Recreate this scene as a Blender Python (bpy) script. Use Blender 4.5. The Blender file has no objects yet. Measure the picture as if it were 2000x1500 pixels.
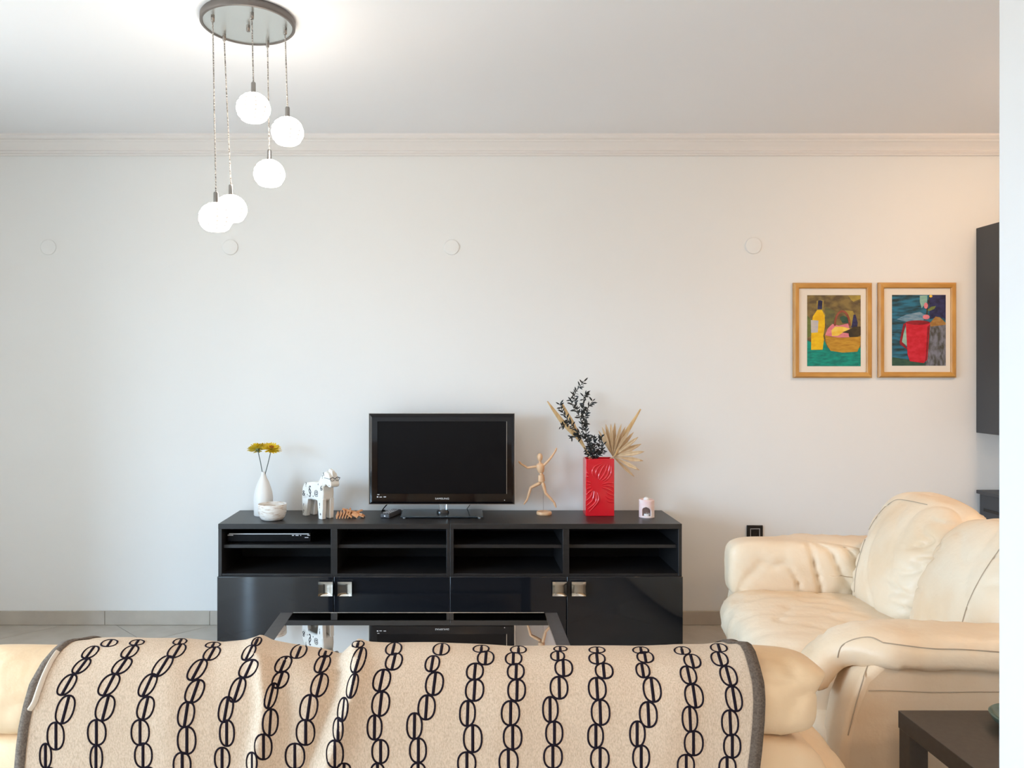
import bpy, bmesh, math, random
from mathutils import Vector, Matrix, noise
from mathutils.bvhtree import BVHTree
random.seed(7)
scene = bpy.context.scene
PI = math.pi

# ------------------------------------------------------------------ camera
CAM_H, F, VX, VY = 1.437, 1500.0, 895.0, 730.0
cd = bpy.data.cameras.new('camera'); cam = bpy.data.objects.new('camera', cd)
scene.collection.objects.link(cam); scene.camera = cam
cam.location = (0, 0, CAM_H); cam.rotation_euler = (PI / 2, 0, 0)
cd.sensor_width = 36; cd.lens = F / 2000 * 36
cd.shift_x = (1000 - VX) / 2000; cd.shift_y = (VY - 750) / 2000
cd.clip_start = 0.02

# ------------------------------------------------------------------ world, light, exposure
w = bpy.data.worlds.new('sky'); scene.world = w; w.use_nodes = True
nt = w.node_tree; nt.nodes.clear()
o_ = nt.nodes.new('ShaderNodeOutputWorld'); bg = nt.nodes.new('ShaderNodeBackground')
tc = nt.nodes.new('ShaderNodeTexCoord'); sx = nt.nodes.new('ShaderNodeSeparateXYZ')
rp = nt.nodes.new('ShaderNodeValToRGB')
rp.color_ramp.elements[0].position = 0.47; rp.color_ramp.elements[0].color = (0.19, 0.18, 0.165, 1)
rp.color_ramp.elements[1].position = 0.53; rp.color_ramp.elements[1].color = (0.53, 0.76, 1.0, 1)
ma = nt.nodes.new('ShaderNodeMath'); ma.operation = 'MULTIPLY_ADD'; ma.inputs[1].default_value = 0.5; ma.inputs[2].default_value = 0.5
nt.links.new(tc.outputs['Generated'], sx.inputs[0]); nt.links.new(sx.outputs['Z'], ma.inputs[0])
nt.links.new(ma.outputs[0], rp.inputs[0]); nt.links.new(rp.outputs[0], bg.inputs['Color'])
bg.inputs['Strength'].default_value = 19.5
nt.links.new(bg.outputs[0], o_.inputs[0])

# room: x from XL to XR, y from YN (behind the camera) to YW (the photographed wall)
XL, XR, YN, YW, ZC = -4.2, 4.0, -2.0, 4.40, 2.79
W1 = (-0.6, 2.7, 0.02, 2.40)          # unseen glazed door in the left wall, invented for the daylight: y0, y1, z0, z1
W2 = (-2.79, -2.68, 0.30, 2.35)           # narrow unseen window in the near wall, added for a reflected strip: x0, x1, z0, z1

def portal(name, loc, rot, sx_, sy_):
    l = bpy.data.lights.new(name, 'AREA'); l.shape = 'RECTANGLE'; l.size = sx_; l.size_y = sy_
    l.cycles.is_portal = True
    o = bpy.data.objects.new(name, l); scene.collection.objects.link(o); o.location = loc; o.rotation_euler = rot
portal('daylight_portal', (XL - 0.16, (W1[0] + W1[1]) / 2, (W1[2] + W1[3]) / 2), (0, -PI / 2, 0), W1[3] - W1[2], W1[1] - W1[0])

portal('near_wall_portal', ((W2[0] + W2[1]) / 2, YN - .16, (W2[2] + W2[3]) / 2), (PI / 2, 0, PI), W2[1] - W2[0], W2[3] - W2[2])

GLOBE_E, DOME_E = 11.0, 48.0
scene.view_settings.view_transform = 'Standard'
scene.view_settings.look = 'None'
scene.view_settings.gamma = 1.0
scene.view_settings.use_curve_mapping = False
scene.view_settings.exposure = 0.52

# ------------------------------------------------------------------ helpers
def P(px, py, d):
    return Vector(((px - VX) / F * d, d, CAM_H - (py - VY) / F * d))

MATS = {}
def mat(name, col, rough=0.5, metal=0.0, col2=None, nscale=30.0, bump=0.0, bscale=200.0, spec=0.5, emit=None, estr=0.0, coat=0.0,
        stretch=None, alpha=None, trans=0.0, lo=0.35, hi=0.65, detail=4.0, bdetail=4.0, bdist=0.002):
    m = bpy.data.materials.new(name); m.use_nodes = True
    t = m.node_tree; b = t.nodes['Principled BSDF']
    b.inputs['Base Color'].default_value = (*col, 1); b.inputs['Roughness'].default_value = rough
    b.inputs['Metallic'].default_value = metal; b.inputs['Specular IOR Level'].default_value = spec
    b.inputs['Coat Weight'].default_value = coat; b.inputs['Coat Roughness'].default_value = 0.05
    b.inputs['Transmission Weight'].default_value = trans
    if emit: b.inputs['Emission Color'].default_value = (*emit, 1); b.inputs['Emission Strength'].default_value = estr
    if col2 or bump:
        c = t.nodes.new('ShaderNodeTexCoord'); mp = t.nodes.new('ShaderNodeMapping')
        if stretch: mp.inputs['Scale'].default_value = stretch
        t.links.new(c.outputs['Object'], mp.inputs[0])
    if col2:
        n = t.nodes.new('ShaderNodeTexNoise'); n.inputs['Scale'].default_value = nscale; n.inputs['Detail'].default_value = detail
        r = t.nodes.new('ShaderNodeValToRGB')
        r.color_ramp.elements[0].position = lo; r.color_ramp.elements[0].color = (*col, 1)
        r.color_ramp.elements[1].position = hi; r.color_ramp.elements[1].color = (*col2, 1)
        t.links.new(mp.outputs[0], n.inputs['Vector']); t.links.new(n.outputs[0], r.inputs[0]); t.links.new(r.outputs[0], b.inputs['Base Color'])
    if bump:
        n2 = t.nodes.new('ShaderNodeTexNoise'); n2.inputs['Scale'].default_value = bscale; n2.inputs['Detail'].default_value = bdetail
        bp = t.nodes.new('ShaderNodeBump'); bp.inputs['Strength'].default_value = bump; bp.inputs['Distance'].default_value = bdist
        t.links.new(mp.outputs[0], n2.inputs['Vector']); t.links.new(n2.outputs[0], bp.inputs['Height']); t.links.new(bp.outputs[0], b.inputs['Normal'])
    MATS[name] = m
    return m

def thin_glass(name, tint=(1, 1, 1), rough=0.0, ior=1.45):
    m = bpy.data.materials.new(name); m.use_nodes = True; t = m.node_tree; t.nodes.clear()
    o = t.nodes.new('ShaderNodeOutputMaterial'); mx = t.nodes.new('ShaderNodeMixShader'); tr = t.nodes.new('ShaderNodeBsdfTransparent')
    gl = t.nodes.new('ShaderNodeBsdfGlossy'); fr = t.nodes.new('ShaderNodeFresnel'); fr.inputs['IOR'].default_value = ior
    tr.inputs[0].default_value = (*tint, 1); gl.inputs['Roughness'].default_value = rough
    t.links.new(fr.outputs[0], mx.inputs[0]); t.links.new(tr.outputs[0], mx.inputs[1]); t.links.new(gl.outputs[0], mx.inputs[2]); t.links.new(mx.outputs[0], o.inputs[0])
    MATS[name] = m
    return m

def link(o, parent=None):
    scene.collection.objects.link(o)
    if parent: o.parent = parent
    return o

def tag(o, label=None, cat=None, group=None, kind=None):
    if label: o['label'] = label
    if cat: o['category'] = cat
    if group: o['group'] = group
    if kind: o['kind'] = kind
    return o

def thing(name, label, cat, loc, rz=0.0, group=None):
    o = bpy.data.objects.new(name, None); o.empty_display_size = 0.05
    o.location = loc; o.rotation_euler = (0, 0, rz)
    link(o); tag(o, label, cat, group)
    return o

def wmat(o):
    m = Matrix.LocRotScale(o.location, o.rotation_euler, o.scale)
    return wmat(o.parent) @ m if o.parent else m

class MB:
    def __init__(s): s.v = []; s.f = []; s.mi = []
    def add(s, vs, fs, mi=0):
        k = len(s.v); s.v += [Vector(p) for p in vs]
        s.f += [tuple(i + k for i in f) for f in fs]; s.mi += [mi] * len(fs); return s
    def box(s, x0, x1, y0, y1, z0, z1, mi=0):
        return s.add([(x0, y0, z0), (x1, y0, z0), (x1, y1, z0), (x0, y1, z0), (x0, y0, z1), (x1, y0, z1), (x1, y1, z1), (x0, y1, z1)],
                     [(3, 2, 1, 0), (4, 5, 6, 7), (0, 1, 5, 4), (1, 2, 6, 5), (2, 3, 7, 6), (3, 0, 4, 7)], mi)
    def tube(s, path, r, n=8, caps=True, mi=0, flat=1.0, up=None):
        path = [Vector(p) for p in path]; rs = r if isinstance(r, (list, tuple)) else [r] * len(path)
        rings = []; prev = None
        for i, p in enumerate(path):
            t = (path[min(i + 1, len(path) - 1)] - path[max(i - 1, 0)]).normalized()
            if prev is None:
                a = Vector(up) if up else (Vector((0, 0, 1)) if abs(t.z) < 0.9 else Vector((1, 0, 0)))
            else: a = prev
            a = (a - t * a.dot(t)).normalized(); prev = a; b = t.cross(a)
            rings.append([p + (a * math.cos(2 * PI * j / n) * flat + b * math.sin(2 * PI * j / n)) * rs[i] for j in range(n)])
        vs = [q for rg in rings for q in rg]; fs = []
        for i in range(len(path) - 1):
            for j in range(n):
                fs.append((i * n + j, i * n + (j + 1) % n, (i + 1) * n + (j + 1) % n, (i + 1) * n + j))
        if caps: fs += [tuple(reversed(range(n))), tuple((len(path) - 1) * n + j for j in range(n))]
        return s.add(vs, fs, mi)
    def lathe(s, prof, c, n=32, mi=0, axis=None, sy=1.0, caps=True):
        c = Vector(c); vs = []; fs = []
        R = Vector((0, 0, 1)).rotation_difference(Vector(axis).normalized()).to_matrix() if axis else None
        for (r, z) in prof:
            for j in range(n):
                q = Vector((r * math.cos(2 * PI * j / n), r * sy * math.sin(2 * PI * j / n), z))
                vs.append(c + (R @ q if R else q))
        for i in range(len(prof) - 1):
            for j in range(n):
                fs.append((i * n + j, i * n + (j + 1) % n, (i + 1) * n + (j + 1) % n, (i + 1) * n + j))
        if caps and prof[0][0] > 1e-6: fs.append(tuple(reversed(range(n))))
        if caps and prof[-1][0] > 1e-6: fs.append(tuple((len(prof) - 1) * n + j for j in range(n)))
        return s.add(vs, fs, mi)
    def ball(s, c, r, n=16, m=10, mi=0, axis=None):
        r = r if isinstance(r, (tuple, list)) else (r, r, r); c = Vector(c)
        R = Vector((0, 0, 1)).rotation_difference(Vector(axis).normalized()).to_matrix() if axis else None
        vs = []; fs = []
        for i in range(m + 1):
            th = PI * i / m
            for j in range(n):
                q = Vector((r[0] * math.sin(th) * math.cos(2 * PI * j / n), r[1] * math.sin(th) * math.sin(2 * PI * j / n), -r[2] * math.cos(th)))
                vs.append(c + (R @ q if R else q))
        for i in range(m):
            for j in range(n):
                fs.append((i * n + j, i * n + (j + 1) % n, (i + 1) * n + (j + 1) % n, (i + 1) * n + j))
        return s.add(vs, fs, mi)
    def prism(s, pts, ext, mi=0):
        n = len(pts); ext = Vector(ext); a = [Vector(p) for p in pts]
        return s.add(a + [p + ext for p in a], [tuple(reversed(range(n))), tuple(range(n, 2 * n))] + [(i, (i + 1) % n, n + (i + 1) % n, n + i) for i in range(n)], mi)
    def build(s, name, mats, parent=None, smooth=True, bevel=0.0, segs=2, local=False, kind=None, sub=0, angle=40, solid=0.0):
        me = bpy.data.meshes.new(name)
        if parent and not local:
            iv = wmat(parent).inverted(); vs = [iv @ p for p in s.v]
        else: vs = s.v
        me.from_pydata([tuple(p) for p in vs], [], s.f)
        bm = bmesh.new(); bm.from_mesh(me); bmesh.ops.remove_doubles(bm, verts=bm.verts, dist=1e-6)
        bmesh.ops.recalc_face_normals(bm, faces=bm.faces); bm.to_mesh(me); bm.free()
        mats = mats if isinstance(mats, (list, tuple)) else [mats]
        for m in mats: me.materials.append(MATS[m])
        if len(mats) > 1 and len(me.polygons) == len(s.mi):
            me.polygons.foreach_set('material_index', s.mi)
        if smooth:
            me.shade_smooth()
            if angle < 180: me.set_sharp_from_angle(angle=math.radians(angle))
        o = bpy.data.objects.new(name, me); link(o, parent)
        if solid:
            md = o.modifiers.new('solid', 'SOLIDIFY'); md.thickness = solid; md.offset = 0
        if bevel:
            md = o.modifiers.new('bevel', 'BEVEL'); md.width = bevel; md.segments = segs; md.limit_method = 'ANGLE'; md.angle_limit = math.radians(35)
            md.harden_normals = False
        if sub:
            md = o.modifiers.new('sub', 'SUBSURF'); md.levels = sub; md.render_levels = sub
        if kind: o['kind'] = kind
        return o

def children(o): return [c for c in scene.collection.objects if c.parent == o]
def copy_tree(o, parent=None):
    c = o.copy(); link(c, parent)
    for ch in children(o): copy_tree(ch, c)
    return c

def text_mb(body, size, mtx, ext=0.0006):
    cu = bpy.data.curves.new('txt', 'FONT'); cu.body = body; cu.size = size; cu.align_x = 'CENTER'; cu.align_y = 'CENTER'
    cu.extrude = ext; cu.resolution_u = 3
    ob = bpy.data.objects.new('txt', cu); scene.collection.objects.link(ob)
    dg = bpy.context.evaluated_depsgraph_get(); dg.update()
    me = bpy.data.meshes.new_from_object(ob.evaluated_get(dg))
    mb = MB(); mb.add([mtx @ v.co for v in me.vertices], [tuple(p.vertices) for p in me.polygons])
    bpy.data.objects.remove(ob); bpy.data.curves.remove(cu); bpy.data.meshes.remove(me)
    return mb
FACE_CAM = Matrix.Rotation(PI / 2, 4, 'X')

def puff(c, h, e=4.0, n=22, fn=None, rot=None):
    """rounded pillow block: superellipsoid on a cube grid; fn(unit, co) -> co"""
    idx = {}; vs = []; fs = []
    def vid(p):
        k = (round(p[0], 5), round(p[1], 5), round(p[2], 5))
        if k not in idx:
            q = Vector([math.tan(a * PI / 4) for a in p])
            if isinstance(e, (int, float)): r = sum(abs(a) ** e for a in q) ** (-1.0 / e)
            else: r = (abs(q.x) ** e[0] + (abs(q.y) ** e[1] + abs(q.z) ** e[1]) ** (e[0] / e[1])) ** (-1.0 / e[0])
            u = q * r; co = Vector((u.x * h[0], u.y * h[1], u.z * h[2]))
            if fn: co = fn(u, co)
            if rot: co = rot @ co
            idx[k] = len(vs); vs.append(co + Vector(c))
        return idx[k]
    g = [-1 + 2 * i / n for i in range(n + 1)]
    for ax in range(3):
        for sgn in (-1, 1):
            for i in range(n):
                for j in range(n):
                    q = []
                    for (a, b) in ((g[i], g[j]), (g[i + 1], g[j]), (g[i + 1], g[j + 1]), (g[i], g[j + 1])):
                        p = [0, 0, 0]; p[ax] = sgn; p[(ax + 1) % 3] = a; p[(ax + 2) % 3] = b; q.append(vid(p))
                    fs.append(tuple(q) if sgn > 0 else tuple(reversed(q)))
    mb = MB(); mb.add(vs, fs); return mb

def crease(p, sc, st=(1, 1, 1), seed=0.0):
    q = Vector((p[0] * st[0], p[1] * st[1], p[2] * st[2])) * sc + Vector((seed, seed * 1.7, seed * .3))
    return -(1 - min(1, abs(noise.noise(q)) * 3.0)) ** 3 + 0.4 * noise.noise(q * .6)

def bvh_of(*mbs):
    v = []; f = []
    for m in mbs:
        k = len(v); v += m.v; f += [tuple(i + k for i in q) for q in m.f]
    return BVHTree.FromPolygons(v, f)

CAMP = Vector((0, 0, CAM_H))
def cast(bv, px, py):
    d = (P(px, py, 1.0) - CAMP).normalized()
    h = bv.ray_cast(CAMP, d)
    if h[0] is None: return None
    n = h[1]
    if n.dot(d) > 0: n = -n
    return h[0], n

def resample(pts, step):
    out = [pts[0]]
    for a, b in zip(pts, pts[1:]):
        L = math.hypot(b[0] - a[0], b[1] - a[1]); k = max(1, int(L / step))
        for i in range(1, k + 1): out.append((a[0] + (b[0] - a[0]) * i / k, a[1] + (b[1] - a[1]) * i / k))
    return out

def ribbon(mb, bv, pts, width, off=0.0006, lift=0.0010, step=3.0, jump=0.05, closed=False):
    pts = resample(pts + ([pts[0]] if closed else []), step)
    runs = [[]]
    for p in pts:
        h = cast(bv, *p)
        if h is None or (runs[-1] and (runs[-1][-1][0] - h[0]).length > jump): runs.append([])
        if h is not None: runs[-1].append(h)
    for R in runs:
        if len(R) < 2: continue
        vs = []
        for i, (c, n) in enumerate(R):
            t = R[min(i + 1, len(R) - 1)][0] - R[max(i - 1, 0)][0]
            s_ = n.cross(t)
            if s_.length < 1e-9: s_ = Vector((1, 0, 0))
            s_.normalize(); s_ *= width / 2
            vs += [c - s_ + n * off * .3, c + n * (off + lift), c + s_ + n * off * .3]
        fs = []
        for i in range(len(R) - 1):
            a = i * 3; fs += [(a, a + 1, a + 4, a + 3), (a + 1, a + 2, a + 5, a + 4)]
        mb.add(vs, fs)
    return mb

def spline(pts, n=8):
    """Catmull-Rom through tuples of any dimension"""
    out = []
    for i in range(len(pts) - 1):
        p0 = pts[max(i - 1, 0)]; p1 = pts[i]; p2 = pts[i + 1]; p3 = pts[min(i + 2, len(pts) - 1)]
        for k in range(n):
            t = k / n
            out.append(tuple(0.5 * (2 * b + (c - a) * t + (2 * a - 5 * b + 4 * c - d) * t * t + (3 * b - a - 3 * c + d) * t ** 3) for a, b, c, d in zip(p0, p1, p2, p3)))
    out.append(tuple(pts[-1])); return out

def interp(tab, x):
    if x <= tab[0][0]: return tab[0][1]
    for (a, va), (b, vb) in zip(tab, tab[1:]):
        if x <= b: return va + (vb - va) * (x - a) / (b - a)
    return tab[-1][1]

# ------------------------------------------------------------------ materials
mat('wall_paint', (0.82, 0.82, 0.80), 0.85, bump=0.12, bscale=220, spec=0.25)
mat('ceiling_paint', (0.90, 0.90, 0.91), 0.9, spec=0.2)
mat('white_paint', (0.68, 0.665, 0.645), 0.7, spec=0.3)
mat('crown_paint', (0.82, 0.79, 0.76), 0.7, spec=0.3)
mat('tile', (0.50, 0.46, 0.40), 0.12, col2=(0.56, 0.52, 0.46), nscale=6, spec=0.5)
mat('grout', (0.22, 0.20, 0.17), 0.9)
mat('skirting', (0.47, 0.42, 0.36), 0.25, col2=(0.52, 0.47, 0.40), nscale=8)
mat('white_lacquer', (0.8, 0.8, 0.8), 0.35)
thin_glass('window_glass')
mat('black_wood', (0.013, 0.012, 0.012), 0.36, col2=(0.019, 0.017, 0.017), nscale=12, stretch=(1, 8, 8), bump=0.05, bscale=90)
mat('niche_shade', (0.005, 0.005, 0.005), 0.6, spec=0.2)  # cabinet back, darker than the wood: shade of the recess put into the colour
mat('gloss_black', (0.008, 0.009, 0.012), 0.06, spec=0.6, coat=0.3)
mat('chrome', (0.78, 0.76, 0.72), 0.12, metal=1.0)
mat('steel', (0.55, 0.54, 0.52), 0.3, metal=1.0)
mat('dark_chrome', (0.30, 0.28, 0.26), 0.22, metal=1.0)
mat('canopy_rim', (0.15, 0.135, 0.125), 0.45, metal=0.4)
mat('canopy_plate', (0.60, 0.63, 0.62), 0.28, metal=0.9)
mat('cord', (0.62, 0.58, 0.53), 0.5, col2=(0.07, 0.06, 0.055), nscale=160, stretch=(1, 1, 2.2), lo=.45, hi=.55)
mat('globe_glass', (0.95, 0.93, 0.9), 0.3, emit=(1.0, 0.90, 0.79), estr=GLOBE_E)
mat('globe_rib', (0.35, 0.33, 0.30), 0.3, emit=(1.0, 0.94, 0.84), estr=0.45)
mat('dome_glow', (0.95, 0.9, 0.85), 0.4, emit=(1.0, 0.66, 0.40), estr=DOME_E)
mat('black_plastic', (0.012, 0.012, 0.013), 0.25)
mat('bezel', (0.004, 0.003, 0.004), 0.06, spec=0.35)
mat('tv_screen', (0.004, 0.004, 0.005), 0.3, spec=0.12)
mat('clear_acrylic', (0.85, 0.88, 0.9), 0.03, trans=0.9)
mat('stand_glass', (0.03, 0.045, 0.055), 0.05, spec=0.6, coat=0.3)
mat('silver_print', (0.75, 0.75, 0.75), 0.4)
mat('grey_rubber', (0.05, 0.05, 0.055), 0.55)
mat('button_grey', (0.34, 0.34, 0.35), 0.5)
mat('ceramic_white', (0.80, 0.78, 0.75), 0.4)
mat('washed_wood', (0.80, 0.75, 0.69), 0.75, col2=(0.50, 0.36, 0.25), nscale=28, stretch=(1, 1, 4), lo=.50, hi=.72, bump=0.25, bscale=60)
mat('horse_white', (0.86, 0.85, 0.81), 0.6, col2=(0.80, 0.77, 0.70), nscale=20)
mat('ink', (0.015, 0.015, 0.02), 0.6)
mat('orange_wood', (0.62, 0.27, 0.11), 0.55, col2=(0.72, 0.36, 0.17), nscale=40)
mat('pine', (0.66, 0.39, 0.21), 0.45, col2=(0.75, 0.48, 0.28), nscale=25, stretch=(1, 1, .25))
mat('red_glaze', (0.66, 0.006, 0.018), 0.12, spec=0.6, coat=0.4)
mat('black_leaf', (0.010, 0.014, 0.015), 0.45)
mat('dry_palm', (0.60, 0.40, 0.22), 0.7, col2=(0.70, 0.51, 0.31), nscale=40, stretch=(1, 1, .3))
mat('dry_spear', (0.52, 0.32, 0.13), 0.65, col2=(0.66, 0.45, 0.22), nscale=50, stretch=(1, 1, .2))
mat('petal', (0.78, 0.52, 0.005), 0.6, col2=(0.85, 0.64, 0.02), nscale=90)
mat('flower_eye', (0.45, 0.13, 0.01), 0.7)
mat('stem_green', (0.06, 0.09, 0.08), 0.6)
mat('sepal_green', (0.14, 0.17, 0.07), 0.6)
mat('pink_ceramic', (0.86, 0.62, 0.60), 0.35, col2=(0.90, 0.80, 0.77), nscale=16)
mat('wax', (0.85, 0.82, 0.80), 0.4)
mat('frame_wood', (0.50, 0.235, 0.045), 0.38, col2=(0.62, 0.33, 0.08), nscale=22, stretch=(1, 1, .25))
mat('frame_wood_h', (0.50, 0.235, 0.045), 0.38, col2=(0.62, 0.33, 0.08), nscale=22, stretch=(.25, 1, 1))
mat('mat_board', (0.80, 0.74, 0.65), 0.85)
mat('graphite', (0.052, 0.054, 0.058), 0.5)
mat('leather', (0.84, 0.69, 0.51), 0.42, col2=(0.77, 0.55, 0.34), nscale=3.2, bump=0.5, bscale=38, spec=0.35, lo=.42, hi=.75, bdetail=8, bdist=0.004)
mat('leather_tan', (0.85, 0.63, 0.40), 0.5, col2=(0.78, 0.53, 0.30), nscale=4, bump=0.45, bscale=34, spec=0.3, bdetail=8, bdist=0.004)
mat('seam_dark', (0.42, 0.32, 0.22), 0.7)
mat('linen', (0.70, 0.55, 0.41), 0.9, col2=(0.52, 0.39, 0.275), nscale=380, stretch=(1, 1, .5), bump=0.35, bscale=420, spec=0.1, lo=.38, hi=.72, detail=6)
mat('linen_lining', (0.70, 0.60, 0.48), 0.9, bump=0.2, bscale=300, spec=0.1)
mat('yarn', (0.014, 0.010, 0.016), 0.95, spec=0.1)
mat('hem_tape', (0.105, 0.078, 0.060), 0.9, col2=(0.18, 0.138, 0.105), nscale=260, spec=0.1)
mat('table_frame', (0.045, 0.042, 0.042), 0.35, col2=(0.058, 0.054, 0.053), nscale=60)
mat('side_table', (0.050, 0.036, 0.026), 0.45, col2=(0.060, 0.046, 0.034), nscale=60)
mat('green_glass', (0.20, 0.30, 0.24), 0.08, trans=0.6)
thin_glass('table_glass', tint=(0.30, 0.36, 0.36), ior=2.3)

# ------------------------------------------------------------------ the room
def struct(o): o['kind'] = 'structure'; return o

fl = struct(MB().box(XL, XR, YN, YW, -0.10, -0.003).build('floor', 'grout', smooth=False))
T = 0.849                                    # diagonal of a 0.6 m tile laid at 45 degrees
def clip(poly):
    for ax, lim, sg in ((0, XL, 1), (0, XR, -1), (1, YN, 1), (1, YW, -1)):
        out = []
        for i in range(len(poly)):
            a = poly[i]; b = poly[(i + 1) % len(poly)]
            da = (a[ax] - lim) * sg; db = (b[ax] - lim) * sg
            if da >= 0: out.append(a)
            if da * db < 0:
                t = da / (da - db); out.append((a[0] + (b[0] - a[0]) * t, a[1] + (b[1] - a[1]) * t))
        poly = out
        if len(poly) < 3: return []
    return poly
whole = None; g = 0.0022
for i in range(-14, 14):
    for j in range(-14, 14):
        s0 = 2.435 + i * T; d0 = -5.793 + j * T
        cx, cy = ((s0 + T / 2) + (d0 + T / 2)) / 2, ((s0 + T / 2) - (d0 + T / 2)) / 2
        h = T / 2 - g
        q = [(cx - h, cy), (cx, cy - h), (cx + h, cy), (cx, cy + h)]
        c = clip(q)
        if len(c) < 3: continue
        if c == q and whole:
            o = bpy.data.objects.new('tile', whole); link(o, fl); o.location = (cx, cy, 0)
        else:
            mb = MB().prism([(x - cx, y - cy, -0.003) for x, y in c], (0, 0, 0.003))
            o = mb.build('tile', 'tile', fl, smooth=False, local=True); o.location = (cx, cy, 0)
            if c == q: whole = o.data

struct(MB().box(XL - .2, XR + .2, YW, YW + .2, -.1, ZC + .1).build('wall_back', 'wall_paint', smooth=False))
struct(MB().box(XR, XR + .2, YN, YW, -.1, ZC + .1).build('wall_right', 'wall_paint', smooth=False))
struct(MB().box(XL - .2, XR + .2, YN - .2, YW + .2, ZC, ZC + .1).build('ceiling', 'ceiling_paint', smooth=False))
y0, y1, z0, z1 = W1
struct(MB().box(XL - .2, XL, YN, y0, -.1, ZC).box(XL - .2, XL, y1, YW, -.1, ZC).box(XL - .2, XL, y0, y1, z1, ZC).box(XL - .2, XL, y0, y1, -.1, z0)
       .build('wall_left', 'wall_paint', smooth=False))
x0, x1, zz0, zz1 = W2
struct(MB().box(XL - .2, x0, YN - .2, YN, -.1, ZC).box(x1, XR + .2, YN - .2, YN, -.1, ZC).box(x0, x1, YN - .2, YN, zz1, ZC).box(x0, x1, YN - .2, YN, -.1, zz0)
       .build('wall_front', 'wall_paint', smooth=False))
# invented glazed door: frame, two leaves, panes, handle
win = bpy.data.objects.new('unseen_window_1', None); link(win); win.location = (XL - .1, (y0 + y1) / 2, z0); struct(win)
fb = MB(); t = 0.05; xw0, xw1 = XL - .13, XL - .07
fb.box(xw0, xw1, y0, y0 + t, z0, z1).box(xw0, xw1, y1 - t, y1, z0, z1).box(xw0, xw1, y0 + t, y1 - t, z1 - t, z1).box(xw0, xw1, y0 + t, y1 - t, z0, z0 + .03)
fb.build('window_frame', 'white_lacquer', win, smooth=False)
ym = (y0 + y1) / 2
for a, b in ((y0 + t, ym), (ym, y1 - t)):
    sb = MB(); u = 0.06
    sb.box(xw0 + .01, xw1 - .01, a, a + u, z0 + .03, z1 - t).box(xw0 + .01, xw1 - .01, b - u, b, z0 + .03, z1 - t)
    sb.box(xw0 + .01, xw1 - .01, a + u, b - u, z1 - t - u, z1 - t).box(xw0 + .01, xw1 - .01, a + u, b - u, z0 + .03, z0 + .13)
    lf = sb.build('window_sash', 'white_lacquer', win, smooth=False)
    MB().add([(XL - .1, a + u, z0 + .13), (XL - .1, b - u, z0 + .13), (XL - .1, b - u, z1 - t - u), (XL - .1, a + u, z1 - t - u)], [(0, 1, 2, 3)]).build('pane', 'window_glass', lf, smooth=False)
MB().box(XL - .07, XL - .05, ym + .02, ym + .04, .98, 1.10).build('window_handle', 'steel', win, bevel=.004)
win2 = bpy.data.objects.new('unseen_window_2', None); link(win2); win2.location = ((x0 + x1) / 2, YN - .1, zz0); struct(win2)
MB().box(x0, x0 + .012, YN - .13, YN - .07, zz0, zz1).box(x1 - .012, x1, YN - .13, YN - .07, zz0, zz1).box(x0, x1, YN - .13, YN - .07, zz0, zz0 + .02).box(x0, x1, YN - .13, YN - .07, zz1 - .02, zz1).build('window_frame', 'white_lacquer', win2, smooth=False)
MB().add([(x0 + .012, YN - .1, zz0 + .02), (x1 - .012, YN - .1, zz0 + .02), (x1 - .012, YN - .1, zz1 - .02), (x0 + .012, YN - .1, zz1 - .02)], [(0, 1, 2, 3)]).build('pane', 'window_glass', win2, smooth=False)
# white pillar at the right edge of the view
struct(MB().box(1.0195, 1.36, 1.17, 1.45, 0, ZC).build('wall_pillar', 'white_paint', smooth=True, bevel=.004))
struct(MB().box(-3.05, -2.88, 2.78, YW, 0, ZC).build('added_shade_pier', 'wall_paint', smooth=False))  # unseen pier, added to shade the left end of the back wall
# crown moulding
prof = [(0, 2.684), (0.012, 2.684), (.016, 2.690), (.013, 2.697), (.018, 2.699), (.023, 2.706), (.019, 2.713), (.030, 2.728), (.052, 2.750),
        (.058, 2.750), (.064, 2.757), (.061, 2.764), (.068, 2.767), (.078, 2.779), (.078, ZC), (0, ZC)]
mb = MB(); mb.prism([(XL, YW - a, b) for a, b in prof], (XR - XL, 0, 0))
struct(mb.build('trim_1', 'crown_paint', smooth=False))
# skirting of tile strips
bb = struct(MB().box(XL, XR, YW - .004, YW, 0, .079).build('baseboard_back', 'grout', smooth=False))
xk = XL - .22
while xk < XR:
    a, b = max(xk, XL) + .001, min(xk + .6, XR) - .001
    if b - a > .02: MB().box(a, b, YW - .012, YW - .004, 0.001, .08).build('skirting_tile', 'skirting', bb, smooth=False, bevel=.0015, segs=1)
    xk += .6
# plastered-over junction box covers on the wall
for px, lab in ((95, 'faint round wall cover in the shade at the far left edge'), (450, 'round white wall cover just below the lowest lamp globes'),
                (882, 'round white wall cover high above the television'), (1471, 'round white wall cover up and left of the two pictures')):
    c = P(px, 483 if px != 1471 else 480, YW)
    r = .044 if px != 1471 else .047
    o = MB().lathe([(r, 0), (r, .006), (r - .0015, .0075), (r - .005, .008), (0.0001, .0085)], c, n=40, axis=(0, -1, 0)).build('wall_cover', 'wall_paint', angle=60)
    tag(o, lab, 'wall cover', 'round covers on the wall')

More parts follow.
